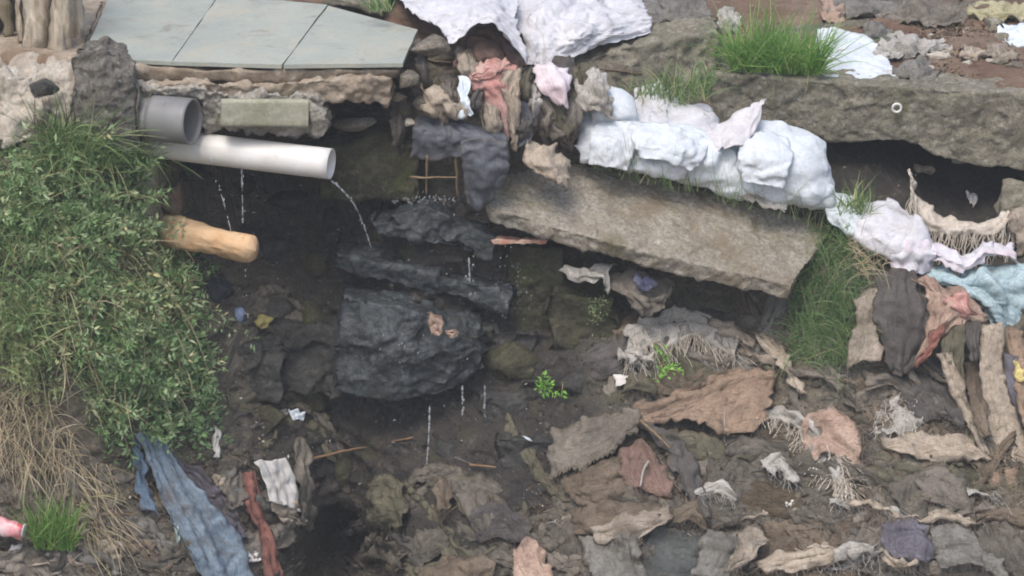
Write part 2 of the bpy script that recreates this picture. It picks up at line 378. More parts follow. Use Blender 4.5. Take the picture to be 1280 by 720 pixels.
def sheet(rows, off=0.02, fold=0.012, fu=3, fv=3, ex=1.08, iters=45, edge=0.014, collide=True, pull=0.02, grav=0.0, tuck=0.0, cell=0.019, pleat=0.004, facet=0.0, fcell=.09):
    """a piece of cloth: control net -> folds -> relaxed with surplus cloth so that it buckles -> refined"""
    _seed[0] += 1; s = _seed[0] * 7.77
    P = net(rows, 8, 8, off)
    a = np.linalg.norm(np.diff(P, axis=0), axis=-1).sum(0).mean(); b = np.linalg.norm(np.diff(P, axis=1), axis=-1).sum(1).mean()
    n = int(np.clip(a / cell, 7, 40)); m = int(np.clip(b / cell, 7, 40))
    P = net(rows, n, m, off); N = gnormal(P)
    u, v = np.meshgrid(np.linspace(0, 1, n), np.linspace(0, 1, m), indexing='ij')
    w = np.stack([u * fu + s, v * fv, u * 0 + s], -1); w = w + 0.5 * np.stack([noise(w * .7 + 3), noise(w * .7 + 8), u * 0], -1)
    P = P - N * ((ridge(w, 1) * 0.7 + noise(w * 1.7 + 4) * 0.5) * fold)[..., None]
    P = P + N * rng.normal(size=(n, m, 1)) * 0.003
    P = crumple(P, ex, iters, pull, grav, collide)
    n2, m2 = int(np.clip(a / .0075, 14, 90)), int(np.clip(b / .0075, 14, 90))
    P = upsample(P, n2, m2)
    u, v = np.meshgrid(np.linspace(0, 1, n2), np.linspace(0, 1, m2), indexing='ij')
    cw = np.stack([v * b * 38, u * a * 7, u * 0 + s], -1) if a > b else np.stack([u * a * 38, v * b * 7, u * 0 + s], -1)
    cw = cw * np.array([.8, 1, 1]) + 1.3 * noise(cw * np.array([.12, .4, 1]))[..., None]; P = P + gnormal(P) * ((ridge(cw, 2) * pleat) * (.5 + noise(cw * .23 + 4)))[..., None]
    if facet:
        P = P + gnormal(P) * fractured(P.reshape(-1, 3), facet, fcell, _seed[0]).reshape(n2, m2, 1)
        P[1:-1, 1:-1] = .5 * P[1:-1, 1:-1] + .125 * (P[2:, 1:-1] + P[:-2, 1:-1] + P[1:-1, 2:] + P[1:-1, :-2])
    # uneven, torn outline; edges may tuck into the mud
    bd = np.minimum(np.minimum(u, 1 - u) * a, np.minimum(v, 1 - v) * b); e = np.exp(-bd / 0.025)[..., None]
    P = P + e * edge * np.stack([noise(P * 30 + s), noise(P * 28 + s + 5) * .5, noise(P * 30 + s + 11)], -1) * 1.2
    e2 = np.exp(-bd / 0.06)[..., None]
    P = P + e2 * edge * 1.6 * np.stack([noise(P * 11 + s), noise(P * 11 + s + 5) * .4, noise(P * 11 + s + 11)], -1)
    if tuck: P[..., 1] += tuck * np.exp(-bd / 0.035) * (0.55 + noise(P * 9 + s + 2))
    return P
def set_cuv(o, P, pad=0):
    n, m, _ = P.shape; a = np.linalg.norm(np.diff(P, axis=0), axis=-1).sum(0).mean(); b = np.linalg.norm(np.diff(P, axis=1), axis=-1).sum(1).mean()
    u, v = np.meshgrid(np.linspace(0, a, n), np.linspace(0, b, m), indexing='ij'); bd = np.minimum(np.minimum(u, a - u), np.minimum(v, b - v)); q = np.stack([v, u, bd] if a > b else [u, v, bd], -1).reshape(-1, 3)
    if pad: q = np.concatenate([q, q])
    at = o.data.attributes.new('cuv', 'FLOAT_VECTOR', 'POINT'); at.data.foreach_set('vector', q.ravel().astype(np.float32))
def solid(o, th):
    md = o.modifiers.new('thickness', 'SOLIDIFY'); md.thickness = th; md.offset = 0
def cloth(name, label, cat, material, rows, group=None, th=0.002, holes=0.0, parent=None, **k):
    P = sheet(rows, **k); n, m, _ = P.shape; V = P.reshape(-1, 3); F = gridF(n, m)
    if holes:
        c = V[F].mean(1); h = noise(c * 20 + _seed[0]); i = (F[:, 0] // m) / (n - 1); j = (F[:, 0] % m) / (m - 1)
        bd = np.minimum(np.minimum(i, 1 - i), np.minimum(j, 1 - j)); F = F[~((h > 0.55 - holes * np.exp(-bd / .12)))]
    N = vnormals(V, F)
    if N[:, 1].mean() > 0: F = F[:, ::-1]
    if parent is not None: o = child(name, V, F, material, parent)
    else: o = tag(mesh_obj(name, V, F, material), label, cat, group)
    set_cuv(o, P)
    solid(o, th);
    return o, P
def sack(name, label, cat, material, rows, T=0.07, group=None, wr=1.02, back=0.35, crease=0.007, **k):
    k.setdefault('fold', 0.012); k.setdefault('collide', False); k.setdefault('iters', 4)
    P = sheet(rows, ex=1.0, cell=.024, **k)[::3, ::3]; n, m, _ = P.shape; N = gnormal(P)
    u, v = np.meshgrid(np.linspace(-1, 1, n), np.linspace(-1, 1, m), indexing='ij')
    prof = ((1 - np.abs(u) ** 2.6) * (1 - np.abs(v) ** 2.6)) ** 0.55
    s = _seed[0]; lump = 1 + 0.2 * noise(np.stack([u * 1.1 + s, v * 1.5, u * 0], -1)); Nf = N
    Ft = P + N * (T * prof * lump)[..., None]
    n2, m2 = n * 3, m * 3; Ft = upsample(Ft, n2, m2); P = upsample(P, n2, m2); N = gnormal(P); prof = upsample(prof[..., None], n2, m2)[..., 0]; n, m = n2, m2
    Ft += N * (fractured(Ft.reshape(-1, 3), .028, .3, s).reshape(n, m) * np.clip(prof * 2, 0, 1))[..., None]
    for _ in range(4):                                                # slack cloth between the creases
        Ft[1:-1, 1:-1] = .4 * Ft[1:-1, 1:-1] + .15 * (Ft[2:, 1:-1] + Ft[:-2, 1:-1] + Ft[1:-1, 2:] + Ft[1:-1, :-2])
    w = Ft @ np.array([[5, 0, 3], [0, 5, 0], [-7, 0, 11.0]]) + s; w = w + .5 * noise(w * .6)[..., None]
    Ft = Ft + N * ((ridge(w, 1) - .3) * crease * np.clip(prof * 2.5, 0, 1) + (ridge(w * 2.7 + 5, 1) - .3) * .003 * np.clip(prof * 2, 0, 1))[..., None]
    Ft[0], Ft[-1], Ft[:, 0], Ft[:, -1] = P[0], P[-1], P[:, 0], P[:, -1]
    Bk = P - N * (T * back * np.clip(prof, 0, 2))[..., None]
    V = np.concatenate([Ft.reshape(-1, 3), Bk.reshape(-1, 3)]); F = gridF(n, m)
    idx = np.arange(n * m).reshape(n, m); bmap = np.arange(n * m) + n * m
    for a in (idx[0], idx[-1], idx[:, 0], idx[:, -1]): bmap[a] = a
    nn = vnormals(V, F)[:n * m]
    if nn[:, 1].mean() > 0: F = F[:, ::-1]
    F = np.concatenate([F, bmap[F[:, ::-1]]])
    o = tag(mesh_obj(name, V, F, material), label, cat, group); set_cuv(o, Ft, 1); return o
def strands(name, material, P, parent, length=(0.06, 0.12), step=1, drop=(0, 0, -1), wid=0.003, per=2, spread=0.02, curl=0.012):
    wid *= .55; per = per * 2; curl *= 1.6
    """threads hanging from the points P (k,3)"""
    Vs, Fs = [], []; q = 0
    for p in P[::step]:
        for r in range(per):
            L = rng.uniform(*length); a = p + rng.normal(size=3) * 0.004 + np.array([0, -.006, .004]); d = np.array(drop, float) + rng.normal(size=3) * spread * 6
            d /= np.linalg.norm(d); t = np.linspace(0, 1, 6)[:, None]
            c = a + d * L * t + np.array([0, 0, -1]) * (t ** 2) * L * .25 + noise(np.concatenate([t * 2.5 + rng.rand() * 50, t * 0 + rng.rand() * 50, t * 0], 1))[:, None] * curl * t * np.array([[1, .4, .5]])
            w = wid * rng.uniform(.6, 1.3); side = np.array([1, 0, 0]) * w
            fr = np.array([0, -1, 0]) * w
            for k in range(6): Vs += [c[k] - side, c[k] + fr, c[k] + side]
            for k in range(5):
                b = q + k * 3; Fs += [(b, b + 1, b + 4, b + 3), (b + 1, b + 2, b + 5, b + 4), (b + 2, b, b + 3, b + 5)]
            q += 18
    o = child(name, np.array(Vs), np.array(Fs), material, parent, smooth=False); o['kind'] = 'stuff'; return o
def resample(P, n):
    P = np.asarray(P, float); d = np.concatenate([[0], np.cumsum(np.linalg.norm(np.diff(P, axis=0), axis=1))])
    t = np.linspace(0, d[-1], n); return np.stack([np.interp(t, d, P[:, i]) for i in range(3)], 1)
def fractured(V, amp, cell, seed):
    """broken faces: every cell of the surface is its own slightly tilted, offset plane"""
    r_ = np.random.RandomState(seed); lo, hi = V.min(0), V.max(0); k = int(np.clip(np.prod((hi - lo) / cell + 1), 8, 220))
    C = lo + (hi - lo) * r_.rand(k, 3); Vw = V + .25 * cell * np.stack([noise(V * 14 + seed), noise(V * 14 + seed + 3), noise(V * 14 + seed + 6)], -1)
    d2 = ((Vw[:, None] * [1, 1, 1.5] - C[None] * [1, 1, 1.5]) ** 2).sum(-1); j = d2.argmin(1)
    return amp * r_.uniform(-1, .6, k)[j] + ((V - C[j]) * r_.normal(size=(k, 3))[j]).sum(1) * amp / cell * .55
def loft(name, label, cat, material, rows, depth=0.3, res=0.014, smooth=2, rough=0.012, fine=0.004, chip=0.015, group=None, kind=None, parent=None, down=0.0, facet=0.0, fcell=0.09):
    R = [W(r) for r in rows]
    R = R + [R[-1] + np.array([0, depth, -down])]
    if R[0][:, 1].mean() < R[-1][:, 1].mean() - 0.05 : R = [R[0] + np.array([0, R[-1][:, 1].mean() - R[0][:, 1].mean(), 0])] + R
    Lx = max(np.linalg.norm(np.diff(r, axis=0), axis=1).sum() for r in R); nx = max(6, int(Lx / res))
    R = [resample(r, nx) for r in R]; loop = R + [R[0]]; secs = []
    for a, b in zip(loop[:-1], loop[1:]):
        k = max(2, int(np.linalg.norm(b - a, axis=1).max() / res)); t = np.linspace(0, 1, k, endpoint=False)
        secs += [a + (b - a) * s for s in t]
    L = np.array(secs); nl = len(L); V = L.reshape(-1, 3)
    i, j = np.meshgrid(np.arange(nl), np.arange(nx - 1), indexing='ij'); i2 = (i + 1) % nl
    F = [np.stack([i * nx + j, i * nx + j + 1, i2 * nx + j + 1, i2 * nx + j], -1).reshape(-1, 4)]
    for end, flip in ((0, 0), (nx - 1, 1)):
        ring = np.arange(nl) * nx + end; c = V[ring].mean(0); prev = ring
        nr = max(2, int(np.linalg.norm(V[ring] - c, axis=1).mean() / (res * 1.3)))
        for s in range(1, nr):
            f = 1 - s / nr; nv = c + (V[ring] - c) * f; st = len(V); V = np.concatenate([V, nv]); cur = np.arange(nl) + st
            q_ = np.stack([prev, np.roll(prev, -1), np.roll(cur, -1), cur], 1); F.append(q_[:, ::-1] if not flip else q_); prev = cur
        st = len(V); V = np.concatenate([V, c[None]]); tt = np.full(nl, st)
        q_ = np.stack([prev, np.roll(prev, -1), tt, tt], 1); F.append(q_[:, ::-1] if not flip else q_)
    F = np.concatenate(F)
    # smooth the arrises a little
    E = np.concatenate([F[:, [0, 1]], F[:, [1, 2]], F[:, [2, 3]], F[:, [3, 0]]]); E = E[E[:, 0] != E[:, 1]]
    for _ in range(smooth):
        A = np.zeros_like(V); D = np.zeros(len(V)); np.add.at(A, E[:, 0], V[E[:, 1]]); np.add.at(A, E[:, 1], V[E[:, 0]])
        np.add.at(D, E[:, 0], 1); np.add.at(D, E[:, 1], 1); V = 0.5 * V + 0.5 * A / D[:, None]
    N = vnormals(V, F); c = V.mean(0)
    if ((V - c) * N).sum() < 0: F = F[:, ::-1]; N = -N
    _seed[0] += 1; s = _seed[0] * 3.3
    if facet: V = V + N * fractured(V, facet, fcell, _seed[0])[:, None]
    V = V + N * (fbm(V * 7 + s, 3) * rough + fbm(V * 34 + s, 3) * fine - np.clip(ridge(V * 4.5 + s, 2) - .9, 0, 1) * chip)[:, None]
    V = V + 0.5 * rough * np.stack([noise(V * 9 + s), noise(V * 9 + s + 4), noise(V * 9 + s + 9)], -1)
    Fl = [tuple(f) if f[2] != f[3] else tuple(f[:3]) for f in F.tolist()]
    Fl = [tuple(dict.fromkeys(f)) for f in Fl]; Fl = [f for f in Fl if len(f) > 2]
    if parent is not None: return child(name, V, Fl, material, parent)
    return tag(mesh_obj(name, V, Fl, material), label, cat, group, kind)
def tube(P, r, n=10, cap=True, hollow=0.0):
    P = np.asarray(P, float); k = len(P); r = np.broadcast_to(r, (k,)); T = np.gradient(P, axis=0); T /= np.linalg.norm(T, axis=1)[:, None] + 1e-9
    a = np.cross(T, [0.013, 0.09, 1.0]); a /= np.linalg.norm(a, axis=1)[:, None] + 1e-9; b = np.cross(T, a)
    th = np.linspace(0, 2 * np.pi, n, endpoint=False)
    ring = lambda p, a_, b_, rr: p + rr * (np.cos(th)[:, None] * a_ + np.sin(th)[:, None] * b_)
    rings = [ring(P[i], a[i], b[i], r[i]) for i in range(k)]
    if hollow:
        rings += [ring(P[i], a[i], b[i], r[i] - hollow) for i in range(k - 1, -1, -1)]
    V = np.concatenate(rings); K = len(rings); F = []
    for i in range(K if hollow else K - 1):
        i2 = (i + 1) % K
        for j in range(n): F.append((i * n + j, i * n + (j + 1) % n, i2 * n + (j + 1) % n, i2 * n + j))
    if not hollow and cap: F.append(tuple(range(n))[::-1]); F.append(tuple(range((K - 1) * n, K * n)))
    return V, F
def stick(label, cat, material, pts, r, name='stick', group=None, off=0.015, taper=0.6, bend=0.004):
    P = catmull(W(pts, off), np.linspace(0, 1, 14)); _seed[0] += 1
    P = P + np.stack([noise(P * 12 + _seed[0]), noise(P * 12 + 3 + _seed[0]), noise(P * 12 + 7 + _seed[0])], -1) * bend
    V, F = tube(P, np.linspace(r, r * taper, 14), 7); return tag(mesh_obj(name, V, F, material), label, cat, group)
def ico(sub=3):
    import bmesh
    bm = bmesh.new(); bmesh.ops.create_icosphere(bm, subdivisions=sub, radius=1); bm.verts.ensure_lookup_table()
    V = np.array([v.co[:] for v in bm.verts]); F = np.array([[v.index for v in f.verts] for f in bm.faces]); bm.free(); return V, F
ICO3 = ico(4); ICO2 = ico(3); ICO1 = ico(1)
def rock(name, label, cat, material, px, py, size, Y=None, off=0.0, group=None, seed=0, rough=0.25, parent=None, flat=0.0):
    c = W([(px, py) if Y is None else (px, py, Y)], off)[0]; V, F = ICO3; s = seed * 5.1 + px * .13
    d = 1 + fbm(V * 1.1 + s, 2) * rough + ridge(V * 1.6 + s, 2) * rough * .25 
    # planes knock facets off the lump
    r_ = np.random.RandomState(int(seed * 91 + px) % 9999)
    for _ in range(13):
        nn = r_.normal(size=3); nn /= np.linalg.norm(nn); h = r_.uniform(.5, .8); dd = (V * d[:, None]) @ nn
        d = np.where(dd > h, d * (h / np.maximum(dd, 1e-6)) * .92 + d * .08, d)
    d = d + fbm(V * 5 + s, 3) * .045
    U = V * d[:, None] * np.asarray(size) + c
    if parent is not None: return child(name, U, F, material, parent)
    return tag(mesh_obj(name, U, F, material), label, cat, group)

# ------------------------------------------------------------------ masonry, slabs, pipes
CONC_LIGHT = stone_mat((200, 190, 174), (176, 166, 150), (214, 208, 196), 0.45, bump=0.7, stain=(128, 112, 92))
CONC_TAN = stone_mat((178, 164, 146), (152, 138, 118), (192, 182, 166), 0.4, bump=0.6, stain=(120, 100, 80))
CONC_SLAB = stone_mat((178, 170, 156), (150, 142, 126), (196, 190, 178), 0.75, bump=0.9, stain=(134, 120, 96), moss=(118, 112, 80), moss_amt=0.45)
CONC_MOSS = stone_mat((148, 142, 126), (118, 113, 96), (174, 168, 154), 0.65, bump=0.8, moss=(104, 104, 72), moss_amt=0.45)
CONC_BLOCK = stone_mat((166, 164, 146), (146, 146, 122), (180, 178, 162), 0.25, bump=0.25)
MORTAR = stone_mat((196, 190, 178), (170, 162, 148), (210, 206, 198), 0.6, bump=1.0)
WET = stone_mat((70, 76, 78), (46, 50, 52), (98, 104, 104), 0.7, rough=0.22, bump=0.6, moss=(62, 68, 52), moss_amt=0.35, spec=0.5)
WET_DARK = stone_mat((70, 70, 66), (50, 48, 46), (94, 92, 86), 0.7, rough=0.4, bump=0.8, spec=0.5)
WET_MOSS = stone_mat((84, 82, 64), (62, 60, 48), (106, 104, 78), 0.7, rough=0.55, bump=0.9, moss=(72, 82, 34), moss_amt=0.5)
GREY_STONE = stone_mat((142, 134, 120), (112, 102, 88), (168, 162, 152), 0.7, bump=0.9)
def tile_mat():
    t = NT('tile')
    c = t.mix(t.ramp(t.noise(4, 5, .6), BW(.35, .65)), lin(150, 156, 148), lin(164, 168, 157))
    c = t.mix(t.ramp(t.noise(4, 8, .72, .6), BW(.52, .76)), c, lin(176, 166, 146))
    c = t.mix(t.ramp(t.noise(7, 8, .75, .8), BW(.55, .72)), c, lin(132, 126, 112))
    c = t.mix(.5, c, t.ramp(t.noise(60, 5, .8), [(.3, (.75, .74, .72, 1)), (.6, (1.05, 1.05, 1.05, 1))]), 'MULTIPLY')
    t.set(c, .75, t.bump(t.noise(30, 6, .7), .2, .006), .25); return t.m
TILE = tile_mat()

zt = ZL + 0.06
def top_quad(pts, z): return np.array([PZ(np.array(float(a)), np.array(float(b)), np.array(z)) for a, b in pts])
floor = empty('tiled_floor', top_quad([(330, 60)], zt)[0]); tag(floor, 'pale grey tiled terrace floor at the top of the bank', 'floor', kind='structure')
def tile(pts):
    Q = top_quad(pts, zt); n = 12; u = np.linspace(0, 1, n)
    G = np.array([[(Q[0] * (1 - a) + Q[1] * a) * (1 - b) + (Q[3] * (1 - a) + Q[2] * a) * b for b in u] for a in u])
    s = pts[0][0]
    e = np.zeros((n, n, 1)); e[0] = e[-1] = 1; e[:, 0] = e[:, -1] = 1
    G += e * np.stack([noise(G * 30 + s), noise(G * 30 + s + 4), G[..., 0] * 0], -1) * .004
    V = np.concatenate([G.reshape(-1, 3), G.reshape(-1, 3) - [0, 0, 0.016]]); F = gridF(n, n).tolist(); N = n * n
    bot = [[i + N for i in f[::-1]] for f in F]; idx = np.arange(N).reshape(n, n)
    rim = np.concatenate([idx[0, :-1], idx[:-1, -1], idx[-1, ::-1][:-1], idx[::-1, 0][:-1]])
    side = [[rim[k], rim[(k + 1) % len(rim)], rim[(k + 1) % len(rim)] + N, rim[k] + N] for k in range(len(rim))]
    o = child('tile', V, F + bot + side, TILE, floor, smooth=False)
tile([(102, 72), (214.6, 77), (274, -8), (140, -10)]); tile([(216, 77), (352.4, 81), (409, 6), (275.5, -8)])
tile([(353.8, 81), (503, 79), (522, 37), (410.5, 7)])
ap = loft('concrete_apron', None, None, CONC_TAN, [[(-300, -12, 1.7), (0, -12, 1.7), (136, -12, 1.7)], [(-300, 60, .6), (0, 66, .45), (101, 70, .32)], [(-300, 84, .5), (0, 88, .42), (101, 92, .3)]], depth=1.2, parent=floor, rough=.012, fine=.004, res=.03)
loft('broken_slab', 'grey broken slab lying behind the tiled floor', 'slab', CONC_MOSS, [[(400, -15, 1.5), (500, -15, 1.5)], [(405, -2, 1.15), (480, 6, 1.05)], [(408, 8, 1.15), (480, 20, 1.05)]], depth=.3, rough=.02)
bed = loft('screed_bed', None, None, CONC_TAN, [[(100, 60, .8), (300, 60, .8), (505, 60, .6)], [(100, 80, .22), (300, 84, .2), (500, 84, .22)], [(100, 97, .24), (300, 100, .22), (440, 98, .25), (495, 96, .27)]], depth=.7, parent=floor, rough=.008, chip=.03, smooth=1, res=.018)
bed.location.z -= .012
loft('broken_slab', 'broken tan concrete slab with ragged end lying under the tiled floor', 'slab', CONC_TAN,
     [[(180, 98, .4), (330, 100, .4), (480, 94, .4)], [(175, 104, .16), (330, 106, .13), (400, 100, .12), (490, 97, .16)], [(175, 116, .17), (330, 128, .15), (420, 130, .15), (455, 128, .16), (488, 135, .18)]], depth=.3, rough=.02, fine=.012, chip=.03, res=.009)
loft('mortar_lump', 'rough white mortar packed round the grey block above the white pipe', 'mortar', MORTAR,
     [[(252, 106, .3), (300, 108, .28), (400, 112, .3)], [(250, 114, .12), (300, 116, .1), (405, 122, .12)], [(256, 168, .17), (300, 164, .16), (400, 170, .16)]], depth=.25, rough=.03, fine=.02, chip=.02, res=.009)
loft('mortar_lump', 'rough white mortar strip on top of the grey pipe', 'mortar', MORTAR,
     [[(165, 100, .32), (258, 104, .32)], [(165, 108, .1), (258, 112, .1)], [(165, 124, .14), (258, 126, .14)]], depth=.2, rough=.02, fine=.018, res=.009)
loft('mortar_lump', 'ragged lump of pale mortar hanging at the right end of the grey block', 'mortar', MORTAR,
     [[(378, 118, .2), (412, 135, .2)], [(382, 124, .06), (410, 142, .07)], [(386, 150, .07), (412, 158, .08)], [(388, 172, .1), (402, 174, .1)]], depth=.15, rough=.02, fine=.012)
loft('concrete_block', 'smooth grey green concrete block set under the tiles above the white pipe', 'block', CONC_BLOCK,
     [[(276, 121, .2), (386, 121, .2)], [(275, 125, .045), (386, 125, .045)], [(273, 159, .045), (386, 160, .045)]], depth=.2, rough=.002, fine=.001, chip=.0, smooth=1)
loft('post_stub', 'weathered grey concrete post stub beside the grey pipe', 'post', stone_mat((126, 121, 112), (98, 94, 86), (152, 148, 138), .7, bump=.8, moss=(96, 96, 74), moss_amt=.35),
     [[(110, 50, .2), (135, 47, .22), (158, 60, .2)], [(93, 70, .04), (128, 56, .03), (168, 80, .06)], [(90, 120, .0), (130, 120, -.02), (170, 125, .03)], [(88, 190, .0), (130, 190, -.02), (172, 190, .03)]], depth=.22, rough=.016, fine=.008, chip=.03, res=.009, facet=.01)
loft('rubble_wall', 'pale crumbling concrete edge with a dark hole beside the post stub', 'rubble', CONC_LIGHT,
     [[(-160, 72, .55), (0, 74, .5), (100, 78, .5)], [(-160, 92, .1), (0, 92, .06), (100, 94, .08)], [(-160, 180, -.06), (0, 178, -.08), (100, 185, -.02)]], depth=.4, rough=.04, fine=.010, chip=.07, res=.01, facet=.018)
rock('stone', 'dark broken stone stuck in the pale crumbling concrete edge', 'stone', WET_DARK, 55, 108, (.075, .05, .035), Y=.03, seed=3)
loft('boulder', 'dark mossy boulder under the broken slab beside the white pipe end', 'boulder', WET_MOSS,
     [[(398, 168, .5), (470, 152, .5), (525, 160, .5)], [(395, 190, .34), (460, 172, .3), (525, 178, .32)], [(398, 245, .36), (460, 250, .32), (525, 250, .34)]], depth=.2, rough=.03, fine=.008)
for i, (x, y, s, Y, lab) in enumerate([(440, 156, (.10, .08, .04), .34, 'flat pale stone lying on the dark mossy boulder'),
        (512, 100, (.055, .05, .04), .24, 'pale stone beside the corner of the tiled floor'), (540, 58, (.10, .10, .055), .36, 'tan stone wedged behind the corner tile'),
                (526, 128, (.04, .04, .035), .28, 'small stone above the dark grey plastic sheet')]):
    rock('stone', lab, 'stone', GREY_STONE, x, y, s, Y=Y, seed=i, group='stones below the tiled floor')
for i, (x, y, s) in enumerate([(500, 122, .03), (508, 140, .026), (512, 152, .026)]):
    rock('rubble_stone', 'small loose pebble below the corner of the tiled floor', 'stone', [GREY_STONE, WET_MOSS, CONC_LIGHT][i % 3], x, y, (s * 1.2, s, s * .8), Y=.30, seed=i + 20, group='pebbles below the corner tile')
# wet blocks in the middle
loft('wet_block', 'uppermost wet dark block splashed by the pipe water', 'block', WET,
     [[(478, 258, .45), (540, 242, .45), (600, 266, .45)], [(466, 274, .28), (530, 258, .24), (618, 296, .26)], [(476, 292, .27), (540, 306, .23), (614, 326, .26)]], depth=.4, rough=.012, fine=.005, chip=.02, smooth=1, res=.009, facet=.015, fcell=.15)
loft('wet_block', 'long wet dark slab slanting below the uppermost wet block', 'block', WET,
     [[(425, 303, .45), (530, 316, .42), (640, 342, .45)], [(420, 318, .3), (530, 340, .27), (642, 368, .28)], [(424, 338, .3), (530, 364, .28), (638, 392, .29)]], depth=.4, rough=.012, fine=.005, chip=.02, smooth=1, res=.009, facet=.015, fcell=.15)
loft('wet_block', 'largest wet dark block standing under the slanting slab', 'block', WET,
     [[(432, 356, .4), (500, 362, .36), (604, 396, .36)], [(428, 372, .16), (500, 384, .1), (596, 420, .16)], [(422, 430, .14), (500, 440, .06), (600, 440, .16)], [(420, 488, .16), (490, 502, .1), (560, 494, .14), (600, 462, .2)]], depth=.4, rough=.012, fine=.005, chip=.02, smooth=1, res=.009, facet=.015, fcell=.15)
loft('mossy_block', 'dark mossy block under the thin red brick sliver', 'block', WET_MOSS,
     [[(640, 298, .5), (704, 300, .5)], [(632, 306, .36), (704, 308, .34)], [(640, 425, .36), (704, 428, .34)]], depth=.3, rough=.015, fine=.007, facet=.014)
loft('mossy_block', 'greenish block with a mossy face below the big slab', 'block', WET_MOSS,
     [[(692, 352, .4), (768, 356, .4)], [(690, 366, .28), (764, 372, .26)], [(688, 445, .26), (775, 450, .24)]], depth=.3, rough=.015, fine=.007, facet=.016)
for pts, lb in (([[(560, 395, .42), (660, 400, .42)], [(585, 412, .3), (668, 416, .3)], [(590, 480, .28), (672, 486, .28)]], 'dark wet block wedged beside the largest wet block'),
                ([[(600, 482, .3), (690, 478, .3)], [(598, 496, .16), (694, 494, .16)], [(604, 540, .12), (690, 540, .12)]], 'flat dark wet stone under the wedged block'),
                ([[(345, 395, .5), (425, 380, .5)], [(340, 410, .36), (424, 395, .34)], [(345, 490, .3), (426, 498, .28)]], 'dark muddy block beside the largest wet block'),
                ([[(300, 420, .4), (350, 415, .4)], [(296, 432, .26), (352, 428, .28)], [(300, 500, .2), (352, 505, .2)]], 'dark muddy block below the blue plastic ball')):
    loft('wet_block', lb, 'block', WET_DARK, pts, depth=.3, rough=.015, fine=.006, facet=.018, smooth=1, res=.009)
loft('wet_block', 'dark wet stepped stone in the trickling water below the largest block', 'block', WET_DARK,
     [[(625, 536, .1), (700, 540, .1)], [(622, 548, -.04), (700, 552, -.05)], [(630, 605, -.05), (695, 606, -.06)]], depth=.3, rough=.012, fine=.005, facet=.016, smooth=1, res=.009)
WSL = ['under the wedged block', 'below the mossy block', 'beside the flat wet stone', 'above the pale scraps', 'under the yellow leaf', 'beside the bush', 'behind the cane', 'beside the olive rag lump', 'below the blue plastic ball', 'above the stepped stone', 'beside the short brown stick', 'below the short brown stick', 'at the lip of the dark gully']
for i, (x, y, s) in enumerate([(650, 455, (.14, .1, .1)), (720, 480, (.12, .1, .07)), (610, 500, (.09, .08, .06)), (330, 520, (.1, .08, .08)), (360, 450, (.13, .1, .1)), (330, 440, (.08, .08, .07)),
        (385, 500, (.09, .08, .08)), (480, 610, (.07, .07, .08)), (350, 385, (.12, .1, .08)), (640, 505, (.1, .06, .05)), (560, 560, (.09, .07, .05)), (590, 610, (.07, .06, .05)), (430, 585, (.06, .06, .09))]):
    rock('wet_stone', 'wet black stone bedded in the mud ' + WSL[i], 'stone', WET_DARK if i % 3 else WET_MOSS, x, y, s, off=.0, seed=i + 40, group='wet stones in the dark mud')
for i, (x, y, w_, h_, lb) in enumerate([(235, 215, .1, .07, 'right under the grey pipe'), (300, 230, .11, .06, 'below the middle of the white pipe'), (360, 250, .12, .08, 'below the white pipe end'), (345, 310, .12, .08, 'beside the tapered log'), (400, 330, .1, .08, 'left of the slanting wet slab'), (270, 360, .1, .07, 'below the tapered log'), (420, 270, .09, .06, 'left of the uppermost wet block'), (390, 400, .08, .08, 'above the dark muddy block')]):
    rock('recess_stone', 'rough wet stone in the dark wall ' + lb, 'stone', [WET_DARK, WET_MOSS, WET][i % 3], x, y, (w_, .1, h_), off=-.01, seed=i + 90, group='wet stones in the dark wall')
rock('stone', 'brown square stone under the white pipe beside the bush', 'stone', stone_mat((110, 96, 80), (86, 74, 62), (126, 112, 96), .5), 218, 248, (.075, .07, .08), Y=.28, seed=77)
loft('stone_pier', 'rough grey stone pier below the grey pipe at the edge of the bush', 'pier', CONC_MOSS,
     [[(172, 195, .3), (200, 195, .3)], [(170, 200, .16), (200, 200, .17)], [(165, 300, .1), (198, 290, .12)]], depth=.2, rough=.02)
# big slab and beams
loft('concrete_slab', 'big rough tan concrete slab tilted below the white sacks', 'slab', CONC_SLAB,
     [[(630, 206, .52), (720, 203, .58), (880, 238, .58), (1040, 284, .52)], [(605, 256, .22), (690, 284, .18), (860, 328, .12), (988, 356, .1)], [(611, 276, .24), (690, 303, .2), (860, 347, .14), (984, 374, .12)]], depth=.35, rough=.008, fine=.007, chip=.014, smooth=1, res=.009, facet=.005)
loft('concrete_beam', 'mossy concrete beam slanting between the white sheets and the grass tuft', 'beam', CONC_MOSS,
     [[(688, 70, 1.05), (790, 38, 1.15), (895, 22, 1.3)], [(688, 84, .8), (800, 56, .9), (898, 38, 1.02)], [(735, 150, .78), (800, 120, .86), (898, 96, .98)]], depth=.3, rough=.025, fine=.01, chip=.04)
loft('concrete_beam', 'long mossy concrete beam with small white ring, dark hollow underneath', 'beam', CONC_MOSS,
     [[(888, 80, 1.16), (1040, 90, 1.08), (1280, 106, .9), (1500, 118, .76)], [(888, 92, .92), (1040, 103, .84), (1280, 118, .66), (1500, 130, .52)], [(890, 148, .94), (1040, 178, .86), (1130, 176, .79), (1200, 205, .74), (1280, 215, .68), (1500, 220, .54)]], depth=.3, rough=.010, fine=.006, chip=.02, smooth=1, res=.011, facet=.006)
loft('stone', 'brown stone at the foot of the long mossy beam', 'stone', CONC_MOSS, [[(1252, 225, .7), (1300, 220, .7)], [(1250, 235, .6), (1310, 232, .6)], [(1250, 275, .58), (1310, 280, .58)]], depth=.15, rough=.02)
